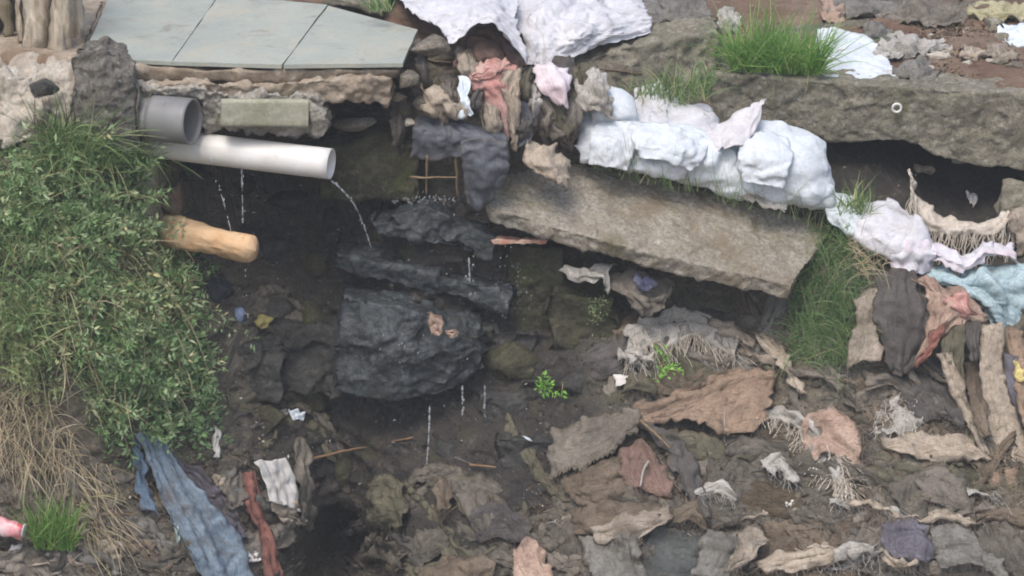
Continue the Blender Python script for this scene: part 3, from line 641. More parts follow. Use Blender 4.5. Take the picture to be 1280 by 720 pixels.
loft('brick_sliver', 'thin red and white brick sliver lying on the mossy block', 'brick', plain_mat('brick', (176, 104, 80), (206, 190, 172), .9, .2, .4, (150, 140, 120), .3, 12),
     [[(617, 296, .32), (686, 297, .32)], [(615, 299, .25), (686, 300, .25)], [(617, 306, .25), (684, 304, .25)]], depth=.06, rough=.008, fine=.006, chip=.0, smooth=0, res=.006)
# ring on the beam
th = np.linspace(0, 2 * np.pi, 24); rc = PY(np.array(1121.), np.array(135.), np.array(.762))
V, F = tube(rc + np.stack([np.cos(th) * .018, th * 0, np.sin(th) * .018], 1), .0055, 7, cap=False)
tag(mesh_obj('ring', V, F, plain_mat('ring', (226, 224, 220), (200, 196, 190), .5)), 'small white ring stuck on the long mossy beam', 'ring')
# pipes
PIPE_W = plain_mat('pipe_white', (228, 226, 222), (212, 208, 200), .4, .45, .08, (150, 138, 114), .42, 9)
PIPE_G = plain_mat('pipe_grey', (134, 134, 132), (118, 118, 117), .45, .5, .05, (150, 142, 128), .45, 9)
A_ = PY(np.array(150.), np.array(173.), np.array(.27)); B_ = PY(np.array(414.), np.array(205.), np.array(.06))
V, F = tube(A_ + (B_ - A_) * np.linspace(0, 1, 24)[:, None], .062, 40, hollow=.005)
wp = tag(mesh_obj('white_pipe', V, F, PIPE_W), 'long white plastic pipe dripping water under the tiled floor', 'pipe')
A_ = PY(np.array(120.), np.array(140.), np.array(.2)); B_ = PY(np.array(241.), np.array(152.), np.array(.06))
gp = empty('grey_pipe', PY(np.array(190.), np.array(160.), np.array(.2))); tag(gp, 'short wide grey plastic pipe with open end above the white pipe', 'pipe')
V, F = tube(A_ + (B_ - A_) * np.linspace(0, .66, 10)[:, None], .081, 40, hollow=.006); child('barrel', V, F, PIPE_G, gp)
V, F = tube(A_ + (B_ - A_) * np.linspace(.60, 1, 10)[:, None], .092, 40, hollow=.008); child('collar', V, F, PIPE_G, gp)
# broken orange pipe half: a curved shell
ax = np.linspace(0, 1, 34); A_ = PY(np.array(196.), np.array(286.), np.array(.3)); B_ = PY(np.array(320.), np.array(313.), np.array(.04))
ang = np.linspace(0, 2 * np.pi, 34); d = (B_ - A_) / np.linalg.norm(B_ - A_); s1 = np.cross(d, [0, 0, 1]); s1 /= np.linalg.norm(s1); s2 = np.array([0, 0, 1.0])
AX, AN = np.meshgrid(ax, ang, indexing='ij'); lump_ = noise(np.stack([AX * 3, np.cos(AN), np.sin(AN)], -1)); nose = np.sqrt(np.clip(1 - (np.clip(AX - .93, 0, 1) / .07003) ** 2, 0, 1)); tail = np.sqrt(np.clip(1 - (np.clip(.04 - AX, 0, 1) / .04003) ** 2, 0, 1))
rad = (.072 - .022 * AX + .012 * lump_ + .006 * noise(np.stack([AX * 9, np.cos(AN) * 2.5, np.sin(AN) * 2.5], -1))) * nose * tail
V = A_ + (B_ - A_) * AX[..., None] + rad[..., None] * (np.cos(AN)[..., None] * s1 + np.sin(AN)[..., None] * s2)
o = tag(mesh_obj('tapered_log', V.reshape(-1, 3), gridF(34, 34), plain_mat('orange', (214, 184, 148), (198, 160, 120), .8, .15, .5, (160, 112, 74), .55, 11)), 'tapered tan orange log jutting out beside the bush under the white pipe', 'log')
# fence of split poles at the back left
BARK = wood_mat((196, 186, 168), (140, 126, 106), (104, 92, 74)); BARK2 = wood_mat((150, 140, 120), (110, 98, 80), (84, 80, 56))
fence = empty('split_wood_fence', PZ(np.array(45.), np.array(50.), np.array(zt))); tag(fence, 'weathered fence of split pale poles at the edge of the tiled floor', 'fence')
for i, (xb, xt, yb, r) in enumerate([(8, 2, 44, .022), (24, 26, 52, .016), (48, 46, 60, .05), (66, 66, 55, .025), (74, 92, 64, .045), (92, 112, 48, .03), (-14, -22, 40, .03), (36, 34, 40, .018), (-40, -40, 36, .035), (-64, -60, 32, .03)]):
    a = PZ(np.array(float(xb)), np.array(float(yb)), np.array(zt - .03)); b = a + np.array([(xt - xb) * PX, .05, .55])
    P = a + (b - a) * np.linspace(0, 1, 12)[:, None]; V, F = tube(a + (b - a) * np.linspace(0, 1, 40)[:, None], r * np.linspace(1, .85, 40), 18)
    V = V + np.stack([noise(V * [25, 25, 5] + i), noise(V * [25, 25, 5] + i + 5), V[:, 0] * 0], -1) * .028 + np.stack([noise(V * [70, 70, 14] + i), noise(V * [70, 70, 14] + i + 5), V[:, 0] * 0], -1) * .012
    child('pole', V, F, BARK if i % 3 else BARK2, fence)
bk = PZ(np.array(20.), np.array(36.), np.array(zt)); V = np.array([[bk[0] + sx, bk[1] + .12 + sy, bk[2] - .04 + sz] for sx in (-.5, .24) for sy in (0, .03) for sz in (0, .6)])
child('backing_board', V, [(0, 1, 3, 2), (4, 6, 7, 5), (0, 4, 5, 1), (2, 3, 7, 6), (1, 5, 7, 3), (0, 2, 6, 4)], wood_mat((74, 66, 54), (56, 50, 42), (90, 84, 60)), fence, smooth=False)

# ------------------------------------------------------------------ sacks, sheets, rags
WHITE = cloth_mat((214, 222, 228), (192, 201, 208), (158, 148, 132), .42, weave=.2)
WHITE_W = cloth_mat((210, 209, 212), (192, 191, 197), (158, 148, 136), .45, weave=.1)
BLUEWHITE = cloth_mat((216, 228, 236), (198, 212, 224), (150, 146, 134), .28, weave=.3)
DIRTYWHITE = cloth_mat((196, 190, 180), (166, 158, 146), (96, 86, 72), .5, weave=.5)
BEIGE = cloth_mat((178, 162, 140), (148, 132, 112), (92, 80, 62), .5, weave=.5)
TAN = cloth_mat((170, 140, 112), (142, 116, 92), (84, 72, 54), .45, weave=.5)
TANPALE = cloth_mat((192, 174, 150), (166, 148, 124), (110, 92, 70), .4, weave=.45)
GREYBR = cloth_mat((142, 131, 116), (112, 103, 90), (76, 69, 58), .5, weave=.5)
GREY = cloth_mat((142, 137, 128), (112, 107, 98), (82, 74, 62), .5, weave=.5)
MUDRAG = cloth_mat((126, 117, 101), (96, 89, 76), (72, 67, 58), .5, weave=.7)
OLIVE = cloth_mat((118, 112, 88), (92, 88, 66), (56, 52, 40), .5, weave=.6)
BLACKP = cloth_mat((92, 96, 106), (72, 75, 84), (92, 88, 82), .3, rough=.5, weave=.25, spec=.4)
DARK = cloth_mat((104, 98, 93), (80, 75, 70), (104, 94, 80), .45, weave=.5)
RED = cloth_mat((214, 154, 142), (194, 120, 108), (206, 186, 170), .5, weave=.4)
REDDK = cloth_mat((168, 100, 84), (132, 80, 68), (84, 66, 54), .45, weave=.5)
ORANGE = cloth_mat((196, 164, 140), (174, 136, 114), (120, 100, 80), .45, weave=.5)
SKY = cloth_mat((176, 202, 206), (152, 184, 192), (146, 146, 136), .25, weave=.35)
BLUE = cloth_mat((130, 154, 174), (100, 120, 140), (104, 98, 92), .6, weave=.4)
PURPLE = cloth_mat((122, 118, 128), (96, 92, 102), (70, 62, 54), .45, weave=.5)
PINK = cloth_mat((224, 216, 220), (218, 186, 192), (180, 170, 166), .35, weave=.3)
BROWN = cloth_mat((132, 114, 92), (106, 90, 72), (66, 56, 44), .45, weave=.6)
BROWNIN = cloth_mat((150, 116, 98), (122, 94, 80), (96, 78, 68), .4, weave=.5)
PAPER = cloth_mat((214, 210, 202), (196, 190, 178), (150, 136, 114), .3, weave=.2)
STRIPE = cloth_mat((216, 214, 218), (202, 200, 208), (170, 160, 150), .25, weave=.2, streak=(204, 190, 196))

G1 = 'white woven sacks between slab and beams'
sack('white_sack', 'white sack filled and lying along the top edge of the big slab', 'sack', WHITE,
     [[(730, 140, .62), (770, 150, .66), (850, 165, .7), (925, 180, .66)], [(722, 172, .5), (790, 178, .5), (870, 195, .5), (940, 215, .5)], [(722, 205, .46), (790, 215, .46), (870, 235, .46), (945, 252, .46)]], T=.06, group=G1)
sack('white_sack', 'bulging white sack with rounded top beside the grass at the slab end', 'sack', WHITE,
     [[(925, 170, .66), (960, 156, .7), (1000, 165, .7), (1030, 190, .66)], [(918, 205, .5), (960, 205, .48), (1010, 212, .48), (1042, 225, .52)], [(925, 250, .44), (965, 258, .42), (1010, 264, .42), (1048, 268, .46)]], T=.08, group=G1)
sack('white_sack', 'crumpled white sack behind the sacks and below the slanting beam', 'sack', WHITE_W,
     [[(800, 108, .8), (825, 102, .82), (850, 128, .82), (895, 135, .82)], [(775, 140, .68), (820, 145, .68), (860, 150, .68), (905, 152, .7)], [(735, 165, .6), (800, 170, .6), (860, 175, .6), (905, 182, .6)]], T=.05, group=G1)
cloth('sack_flap', 'pinkish grey sack mouth sticking up in a point between the white sacks', 'sack', cloth_mat((208, 205, 208), (190, 186, 190), (156, 146, 138), .35, weave=.15),
      [[(880, 165, .56), (920, 145, .58), (954, 123, .6)], [(885, 172, .5), (925, 160, .5), (953, 138, .56)], [(893, 184, .46), (925, 180, .44), (945, 160, .52)]], group=G1, collide=False, fold=.015)
sack('white_sack', 'dirty white sack half buried in grass below the bulging sack', 'sack', WHITE_W,
     [[(1062, 262, .5), (1105, 252, .52), (1134, 266, .54)], [(1062, 290, .36), (1110, 288, .33), (1165, 282, .36)], [(1085, 318, .3), (1130, 332, .26), (1178, 340, .3)]], T=.05, group=G1)
sack('white_sack', 'small white sack squeezed between the slanting beam and the long sack', 'sack', WHITE,
     [[(728, 120, .66), (760, 112, .7), (790, 128, .7)], [(726, 140, .58), (765, 140, .56), (800, 150, .58)], [(722, 165, .52), (765, 170, .5), (800, 172, .52)]], T=.05, group=G1)
sack('white_sack', 'white sack corner spilling down beside the grass at the slab end', 'sack', WHITE,
     [[(1030, 232, .56), (1062, 250, .56), (1085, 262, .56)], [(1032, 256, .44), (1066, 272, .42), (1092, 284, .42)], [(1040, 276, .4), (1070, 300, .36), (1100, 318, .34)]], T=.04, group=G1)
for pts, lb in (([[(800, 150, .52), (850, 158, .5), (888, 172, .5)], [(790, 172, .41), (845, 182, .38), (880, 196, .4)], [(800, 196, .37), (838, 204, .35), (866, 214, .37)]], 'loose white flap folded over the middle of the long sack'),
                ([[(925, 172, .5), (950, 164, .5), (985, 172, .52)], [(922, 196, .38), (952, 196, .35), (990, 202, .36)], [(930, 226, .35), (955, 232, .32), (978, 236, .33)]], 'loose white flap folded over the bulging sack'),
                ([[(745, 152, .5), (775, 150, .5), (800, 158, .5)], [(738, 176, .42), (770, 178, .4), (795, 184, .41)], [(735, 204, .4), (765, 210, .37), (785, 214, .38)]], 'loose white flap at the left end of the long sack')):
    cloth('sack_flap', lb, 'sack', WHITE, pts, group=G1, collide=False, fold=.012, fu=1, fv=1.5, ex=1.01, edge=.005, pleat=.003, facet=.008, fcell=.12)
cloth('torn_cloth', 'torn white and tan cloth caught on the top edge of the big slab', 'cloth', DIRTYWHITE, [[(925, 240, .42), (960, 246, .4), (985, 252, .4)], [(930, 252, .4), (960, 256, .37), (980, 262, .38)]], collide=False, fold=.012)
# big sheets above
cloth('white_sheet', 'large white sheet spread behind the tiled floor and over the brown hollow', 'sheet', WHITE_W,
      [[(490, -20, 1.5), (570, -30, 1.6), (620, -25, 1.5), (640, -20, 1.45)], [(510, 12, .95), (560, 5, .98), (612, 0, 1.0), (645, 5, 1.0)], [(550, 36, .6), (580, 26, .56), (608, 18, .58), (645, 34, .62)], [(566, 56, .44), (586, 40, .41), (606, 29, .4), (630, 46, .41), (656, 80, .44)]], collide=False, fold=.02, ex=1.03, edge=.005, pleat=.001, facet=.008, fcell=.2)
cloth('white_sheet', 'large white sheet heaped up behind the slanting mossy beam', 'sheet', WHITE_W,
      [[(628, -30, 1.5), (700, -40, 1.6), (760, -40, 1.6), (800, -20, 1.6)], [(640, 10, 1.05), (690, 5, 1.0), (740, 0, 1.1), (810, 10, 1.25)], [(652, 45, .8), (690, 40, .78), (740, 35, .85), (815, 30, 1.1)], [(660, 78, .68), (690, 80, .7), (740, 62, .8), (812, 38, 1.05)]], collide=False, fold=.035, ex=1.03, edge=.005, pleat=.001, facet=.008, fcell=.2)
cloth('brown_cloth', 'brown cloth lining the hollow under the white sheet', 'cloth', BROWNIN, [[(575, 45, .6), (603, 36, .6), (630, 48, .6), (652, 75, .56)], [(570, 65, .5), (600, 60, .58), (630, 65, .55), (650, 80, .5)], [(572, 82, .44), (600, 82, .46), (625, 80, .46), (650, 88, .46)]], collide=False, fold=.02)
sack('brown_bundle', 'brown rounded bundle tucked under the hood of the white sheet', 'bundle', BROWNIN, [[(576, 54, .6), (602, 46, .62), (634, 62, .6)], [(574, 68, .54), (602, 66, .52), (638, 74, .54)], [(578, 86, .5), (604, 88, .48), (634, 88, .5)]], T=.05)
cloth('red_rag', 'faded red rag hanging from the hollow under the white sheet', 'rag', RED, [[(585, 85, .4), (615, 76, .4), (648, 80, .42)], [(590, 105, .33), (620, 100, .31), (650, 100, .36)], [(608, 130, .32), (628, 128, .29), (648, 128, .34)], [(620, 172, .3), (632, 175, .28), (642, 165, .3)]], collide=False, fold=.02, ex=1.1)
cloth('beige_rag', 'beige rag hanging in front of the faded red rag', 'rag', TANPALE, [[(630, 92, .33), (652, 90, .34)], [(632, 125, .29), (652, 122, .3)], [(635, 160, .28), (648, 165, .29)], [(636, 182, .28), (644, 185, .28)]], collide=False, fold=.015)
cloth('red_band', 'twisted pink band across the top of the faded red rag', 'band', RED, [[(586, 92, .34), (610, 86, .33), (632, 72, .36)], [(588, 99, .32), (612, 93, .31), (636, 77, .34)]], collide=False, fold=.01)
cloth('beige_bundle', 'crumpled beige cloth bundle above the dark grey plastic', 'cloth', TANPALE, [[(528, 108, .36), (550, 98, .36), (575, 105, .36)], [(530, 128, .26), (552, 122, .24), (578, 128, .26)], [(545, 148, .26), (560, 150, .25), (580, 150, .25)]], collide=False, fold=.035, ex=1.15)
cloth('plastic_scrap', 'pale translucent plastic scrap beside the faded red rag', 'plastic', BLUEWHITE, [[(575, 98, .3), (588, 104, .29)], [(574, 125, .25), (590, 125, .25)], [(572, 148, .24), (586, 146, .24)]], collide=False)
cloth('plastic_sheet', 'dark grey plastic sheet draped over a stick frame beside the big slab', 'plastic', BLACKP,
      [[(520, 145, .32), (548, 145, .3), (585, 150, .3), (632, 162, .3)], [(516, 165, .25), (550, 168, .22), (595, 168, .2), (634, 178, .2)], [(514, 200, .24), (545, 200, .22), (590, 195, .17), (635, 200, .17)]], collide=False, fold=.02, fu=1.2, fv=2.2, ex=1.02, edge=.006, pleat=.003, facet=.012, fcell=.1)
cloth('plastic_sheet', 'dark grey plastic flap hanging down from the draped plastic sheet', 'plastic', BLACKP,
      [[(575, 178, .18), (605, 172, .17), (636, 178, .18)], [(577, 215, .17), (606, 215, .15), (636, 212, .17)], [(582, 256, .2), (604, 262, .18), (622, 240, .18)]], collide=False, fold=.016, fu=1, fv=2, ex=1.01, edge=.005, pleat=.003, facet=.010, fcell=.1)
cloth('plastic_sheet', 'narrow dark grey plastic strip beside the faded red rag', 'plastic', BLACKP, [[(640, 120, .38), (660, 130, .38)], [(640, 155, .33), (662, 160, .33)], [(645, 182, .3), (660, 180, .3)]], collide=False)
for i, (pts, mt, lb) in enumerate([
    ([[(655, 100, .5), (672, 95, .5)], [(665, 135, .42), (690, 130, .42)], [(690, 175, .38), (705, 170, .38)]], GREYBR, 'grey brown rag hanging down beside the beige rag'),
    ([[(676, 110, .5), (690, 108, .5)], [(688, 140, .44), (705, 138, .44)], [(700, 180, .4), (716, 165, .4)]], OLIVE, 'olive rag hanging down beside the white sack'),
    ([[(700, 112, .56), (715, 112, .56)], [(708, 140, .48), (726, 140, .48)], [(712, 165, .44), (722, 160, .44)]], DARK, 'dark rag tucked against the left end of the white sacks'),
    ([[(590, 110, .36), (605, 115, .36)], [(595, 140, .3), (612, 145, .3)], [(605, 165, .28), (618, 168, .28)]], BEIGE, 'stringy beige rag below the twisted pink band')]):
    cloth('hanging_rag', lb, 'rag', mt, pts, collide=False, fold=.022, fu=1.2, fv=3, ex=1.05, pleat=.012, edge=.009, group='rags hanging beside the white sacks')
cloth('paper_scrap', 'pink and white paper scrap lying over the dark rags', 'paper', PINK, [[(668, 88, .5), (690, 80, .5), (710, 88, .52)], [(676, 108, .42), (698, 102, .4), (712, 108, .44)], [(690, 128, .4), (705, 128, .39), (715, 132, .42)]], collide=False, fold=.015)
cloth('knotted_rag', 'knotted grey and white rag at the foot of the slanting beam', 'rag', DIRTYWHITE, [[(718, 95, .6), (745, 82, .6), (760, 100, .6)], [(720, 120, .5), (745, 110, .48), (764, 122, .5)], [(728, 140, .46), (750, 138, .44), (770, 148, .46)]], collide=False, fold=.03, ex=1.1, edge=.008)
cloth('crumpled_paper', 'crumpled cream paper lying on the top corner of the big slab', 'paper', TANPALE, [[(662, 172, .32), (690, 182, .36), (714, 198, .36)], [(655, 202, .24), (688, 202, .22), (714, 212, .28)], [(684, 224, .19), (700, 228, .18), (710, 236, .2)]], collide=False, fold=.02, ex=1.06, facet=.014, fcell=.06, edge=.006)
cloth('white_sheet', 'bright white sheet lying on the earth above the long mossy beam', 'sheet', WHITE, [[(1022, 36, 1.7), (1050, 35, 1.7), (1090, 48, 1.55)], [(1020, 65, 1.3), (1060, 62, 1.3), (1105, 66, 1.3)], [(1025, 97, 1.0), (1080, 97, 1.0), (1132, 98, 1.0)]], collide=False, fold=.012, edge=.003, ex=1.01, pleat=.001)
cloth('grey_bag', 'crumpled grey bag behind the bright white sheet', 'bag', GREY, [[(1078, 30, 1.75), (1100, 22, 1.8), (1118, 34, 1.75)], [(1082, 45, 1.6), (1100, 40, 1.55), (1120, 50, 1.6)], [(1090, 55, 1.55), (1105, 55, 1.5), (1125, 60, 1.5)]], collide=False, fold=.03)
for i, (x, y, w, h, mt, lb) in enumerate([(1130, 58, 28, 14, DIRTYWHITE, 'pale rag flat on the earth beside the grey bag'), (1165, 56, 22, 8, DIRTYWHITE, 'small pale scrap flat on the earth'), (1145, 88, 26, 12, GREY, 'grey rag against the long mossy beam'),
        (1275, 44, 24, 14, BLUEWHITE, 'pale blue sheet corner lying on the earth'), (1250, 14, 40, 12, cloth_mat((186, 178, 130), (166, 156, 110), (110, 96, 70), .4), 'yellowish rag spread on the earth behind the beam'),
        (1150, 12, 60, 22, GREYBR, 'grey brown cloth heap at the back of the earth'), (1080, 10, 50, 14, GREY, 'grey cloth heap behind the grey bag'), (1250, 66, 18, 10, BEIGE, 'beige rag flat on the reddish earth'), (830, 14, 60, 16, GREY, 'grey netting heap behind the slanting beam'),
        (1040, 14, 16, 16, ORANGE, 'orange rag behind the grass tuft'), (910, 26, 16, 14, DIRTYWHITE, 'white scrap beside the grass tuft'), (1215, 66, 14, 8, TANPALE, 'tan scrap on the reddish earth'), (1110, 68, 20, 8, DIRTYWHITE, 'white scrap beside the bright white sheet')]):
    z = float(ground_z((x - 640) * PX)) + .015
    Q = lambda a, b: (a, b, float(PZ(np.array(float(a)), np.array(float(b)), np.array(z))[1]))
    cloth('rag', lb, 'rag', mt, [[Q(x - w * .8, y - h), Q(x, y - h * 1.2), Q(x + w * .8, y - h * .8)], [Q(x - w, y), (x, y - 2, Q(x, y)[2] - .05), Q(x + w, y)], [Q(x - w * .8, y + h * .6), Q(x, y + h * .8), Q(x + w * .9, y + h * .7)]], collide=False, fold=.03, ex=1.12, group='rags on the earth behind the beam')
HEAP = [(525, 85, .36, DARK, 'beside the corner tile'), (560, 118, .3, GREYBR, 'over the beige bundle'), (600, 125, .3, DARK, 'behind the faded red rag'), (660, 110, .42, OLIVE, 'behind the beige rag'), (690, 150, .42, GREYBR, 'above the cream paper'), (655, 160, .34, DARK, 'above the top corner of the slab'),
        (720, 150, .48, GREYBR, 'at the left end of the long sack'), (705, 95, .58, DARK, 'under the pink and white paper'), (545, 140, .29, BEIGE, 'on the top edge of the dark plastic'), (612, 150, .3, BEIGE, 'under the faded red rag'), (735, 105, .6, OLIVE, 'at the foot of the white sheets'), (580, 88, .42, BEIGE, 'in front of the brown bundle'), (668, 128, .4, DIRTYWHITE, 'across the hanging grey brown rag'), (500, 160, .33, MUDRAG, 'on the dark mossy boulder')]
for x, y, Y, mt, lb in HEAP:
    w, h = rng.uniform(6, 12), rng.uniform(20, 36); t_ = rng.uniform(-8, 8)
    cloth('heap_rag', 'small tangled rag ' + lb, 'rag', mt, [[(x - w, y - h, Y + .1), (x, y - h - 4, Y + .08), (x + w, y - h, Y + .1)], [(x - w + t_, y, Y - .03), (x + t_, y, Y - .06), (x + w + t_, y, Y - .03)], [(x - w * .5 + t_ * 2, y + h, Y + .02), (x + t_ * 2, y + h + 5, Y), (x + w * .6 + t_ * 2, y + h, Y + .02)]], collide=False, fold=.014, fu=1, fv=2.5, ex=1.02, pleat=.007, edge=.008, group='tangled rags beside the white sacks')
# right side
THREAD = cloth_mat((206, 194, 176), (186, 172, 152), (150, 134, 112), .2, weave=.1); THREADS = plain_mat('thread', (220, 210, 194), (200, 188, 170), .9, .1, .1, (150, 136, 116), .3, 20)
fr, P = cloth('fringed_cloth', 'beige fringed cloth hanging in front of the dark hollow', 'cloth', THREAD, [[(1138, 214, .62), (1152, 244, .6), (1180, 268, .56), (1230, 274, .56), (1290, 250, .62)], [(1139, 224, .58), (1148, 260, .54), (1180, 280, .5), (1232, 282, .5), (1290, 262, .58)], [(1142, 236, .56), (1152, 276, .52), (1186, 292, .48), (1234, 291, .48), (1290, 272, .56)]], collide=False, fold=.012, th=.004)
strands('fringe', THREADS, resample(P[-1][3:], 70), fr, (.04, .16), wid=.0042, per=1, spread=.05, curl=.03)
fr2, P = cloth('fringed_cloth', 'brown corner of cloth hanging at the foot of the long mossy beam', 'cloth', BEIGE, [[(1262, 262, .52), (1300, 250, .52)], [(1266, 285, .48), (1300, 280, .48)], [(1270, 315, .46), (1300, 315, .46)]], collide=False, fold=.015)
cloth('towel', 'white towel rolled along the edge of the light blue cloth', 'towel', STRIPE, [[(1128, 275, .38), (1172, 302, .36), (1205, 316, .36), (1232, 302, .38), (1268, 306, .38)], [(1130, 300, .3), (1174, 316, .26), (1206, 327, .24), (1236, 314, .26), (1272, 318, .3)], [(1140, 326, .28), (1176, 328, .26), (1206, 336, .24), (1240, 324, .27), (1272, 326, .3)]], collide=False, fold=.02)
cloth('towel', 'white cloth with pale stripes spread between the dirty sack and the towel', 'cloth', STRIPE, [[(1115, 282, .34), (1145, 278, .36), (1172, 300, .34)], [(1105, 310, .26), (1140, 308, .24), (1168, 318, .26)], [(1110, 332, .24), (1130, 340, .22), (1158, 342, .25)]], collide=False, fold=.018)
cloth('blue_cloth', 'light blue cloth falling in folds below the white towel', 'cloth', SKY, [[(1160, 322, .3), (1205, 334, .27), (1240, 325, .3), (1290, 325, .34)], [(1155, 344, .24), (1200, 352, .18), (1240, 345, .2), (1295, 350, .24)], [(1206, 378, .2), (1232, 378, .15), (1262, 380, .16), (1295, 392, .2)], [(1232, 400, .18), (1250, 408, .14), (1272, 425, .14), (1295, 436, .18)]], collide=False, fold=.06, fu=2, fv=4, ex=1.08, pleat=.006)
cloth('dark_rag', 'dark grey rag hanging beside the grass below the dirty sack', 'rag', DARK, [[(1100, 340, 0.18), (1126, 336, 0.16), (1152, 350, 0.16)], [(1096, 380, 0.08), (1130, 384, 0.05), (1166, 396, 0.07)], [(1100, 428, 0.02), (1130, 438, -0.01), (1156, 440, 0.02)], [(1110, 452, -0.02), (1126, 466, -0.04), (1142, 462, -0.02)]], collide=False, fold=.03, fu=1.2, fv=3)
cloth('beige_rag', 'pale beige rag hanging between the grass and the dark grey rag', 'rag', BEIGE, [[(1074, 362, 0.14), (1098, 360, 0.14)], [(1068, 405, 0.05), (1100, 408, 0.04)], [(1058, 456, -0.02), (1101, 450, -0.03)]], collide=False, fold=.02, fu=1, fv=2)
cloth('orange_rag', 'tan and orange rag folded below the light blue cloth', 'rag', ORANGE, [[(1140, 346, 0.15), (1172, 352, 0.12), (1206, 362, 0.12)], [(1160, 376, 0.06), (1188, 378, 0.03), (1232, 396, 0.05)], [(1148, 448, -0.01), (1166, 432, -0.03), (1186, 404, 0.00)]], collide=False, fold=.025)
cloth('red_rag', 'small red striped rag below the light blue cloth', 'rag', RED, [[(1178, 366, 0.06), (1205, 364, 0.05)], [(1185, 382, 0.02), (1215, 382, 0.01)], [(1200, 398, 0.01), (1228, 398, 0.01)]], collide=False, fold=.02)
cloth('brown_rag', 'dark red rag hanging under the orange rag', 'rag', REDDK, [[(1165, 415, -0.01), (1185, 405, -0.01)], [(1150, 445, -0.04), (1172, 430, -0.04)], [(1146, 462, -0.05), (1160, 455, -0.05)]], collide=False)
for i, (pts, mt, lb) in enumerate([
    ([[(1180, 405, 0.02), (1205, 400, 0.02)], [(1175, 440, -0.04), (1205, 440, -0.05)], [(1190, 480, -0.08), (1208, 478, -0.08)]], OLIVE, 'olive brown rag hanging beside the long tan canvas strip'),
    ([[(1205, 402, 0.02), (1226, 402, 0.02)], [(1208, 430, -0.03), (1224, 432, -0.03)], [(1212, 450, -0.04), (1222, 450, -0.04)]], DARK, 'short black rag hanging at the corner of the blue cloth'),
    ([[(1172, 440, -0.05), (1190, 440, -0.05)], [(1184, 480, -0.10), (1204, 480, -0.10)], [(1205, 520, -0.14), (1217, 518, -0.14)], [(1225, 565, -0.22), (1240, 568, -0.22)]], TANPALE, 'twisted tan strip beside the long tan canvas strip'),
    ([[(1226, 404, 0.03), (1254, 404, 0.03)], [(1226, 470, -0.06), (1256, 465, -0.05)], [(1232, 530, -0.14), (1272, 520, -0.12)], [(1262, 590, -0.26), (1300, 580, -0.22)], [(1272, 640, -0.34), (1310, 645, -0.34)]], TANPALE, 'long tan canvas strip hanging below the light blue cloth'),
    ([[(1255, 440, 0.00), (1290, 450, 0.00)], [(1260, 490, -0.08), (1300, 500, -0.08)], [(1272, 530, -0.12), (1300, 540, -0.12)]], PURPLE, 'dark purple rag behind the long tan canvas strip'),
    ([[(1215, 572, -0.22), (1250, 580, -0.24), (1285, 590, -0.24)], [(1228, 592, -0.28), (1255, 605, -0.30), (1280, 620, -0.32)], [(1245, 612, -0.32), (1258, 625, -0.34), (1275, 640, -0.35)]], TAN, 'tan cloth corner at the foot of the canvas strip')]):
    cloth('hanging_rag', lb, 'rag', mt, pts, collide=False, fold=.018, fu=1.2, fv=2.5, pleat=.008, edge=.007, ex=1.0, group='rags hanging below the light blue cloth')
for pts, mt, lb in (
    ([[(1256, 408), (1276, 412)], [(1264, 470), (1288, 470)], [(1282, 540), (1306, 540)], [(1292, 600), (1316, 600)]], TAN, 'long brown strip falling beside the long tan canvas strip'),
    ([[(1204, 450), (1224, 448)], [(1212, 500), (1232, 498)], [(1226, 548), (1240, 546)]], BROWN, 'brown strip falling between the two tan strips'),
    ):
    cloth('hanging_rag', lb, 'rag', mt, pts, off=.11, collide=False, fold=.018, fu=1, fv=2.5, pleat=.008, edge=.007, ex=1.0, group='rags hanging below the light blue cloth')
o, P = cloth('folded_cloth', 'beige cloth folded like a sleeve lying on the mud', 'cloth', TANPALE, [[(1105, 548), (1150, 538), (1205, 546), (1238, 568)], [(1112, 556), (1155, 554), (1200, 560), (1238, 571)], [(1120, 563), (1160, 574), (1200, 574), (1236, 574)]], off=.07, fold=.02)
lc, P = cloth('lace_rag', 'shredded grey rag above the beige sleeve cloth', 'rag', DIRTYWHITE, [[(1110, 498), (1125, 492), (1140, 505)], [(1098, 520), (1125, 518), (1150, 530)], [(1096, 540), (1125, 542), (1155, 545)]], off=.05, fold=.03, holes=.5, ex=1.1)
strands('thread', THREADS, P[::4].reshape(-1, 3)[::4], lc, (.03, .08), per=1, spread=.12, drop=(0, -.4, -.6))
# middle right
o, P = cloth('tan_cloth', 'broad tan cloth stretched across the mud below the stringy mop', 'cloth', TAN, [[(788, 508), (840, 494), (888, 474), (930, 460), (966, 462)], [(792, 520), (848, 510), (890, 500), (930, 490), (968, 480)], [(790, 532), (848, 526), (890, 536), (930, 542), (958, 522)]], off=.09, fold=.028, fu=3, fv=1.5, pleat=.010, ex=1.05)
o, P = cloth('grey_flap', 'grey brown canvas flap with a saw tooth edge beside the tan cloth', 'cloth', GREYBR, [[(690, 536), (740, 524), (794, 513)], [(688, 565), (735, 558), (794, 528)], [(692, 590), (735, 578), (793, 538)]], off=.1, fold=.012)
tee = [];
for p, nx_ in zip(P[-1][:-2:2], P[-1][2::2]):
    tee.append((p, (p + nx_) / 2 + np.array([0, -.004, -.018]), nx_))
Vt = np.array([q for t in tee for q in t]); Ft = np.arange(len(Vt)).reshape(-1, 3); tt = child('tooth_edge', Vt, Ft, GREYBR, o); solid(tt, .003)
o, P = cloth('stringy_mop', 'stringy off white cloth with loose threads under the big slab', 'cloth', DIRTYWHITE, [[(786, 410), (815, 396), (860, 388), (900, 402), (925, 420)], [(788, 422), (820, 410), (862, 404), (898, 415), (920, 430)], [(792, 436), (825, 428), (862, 424), (895, 432), (915, 444)]], off=.1, fold=.03, ex=1.12)
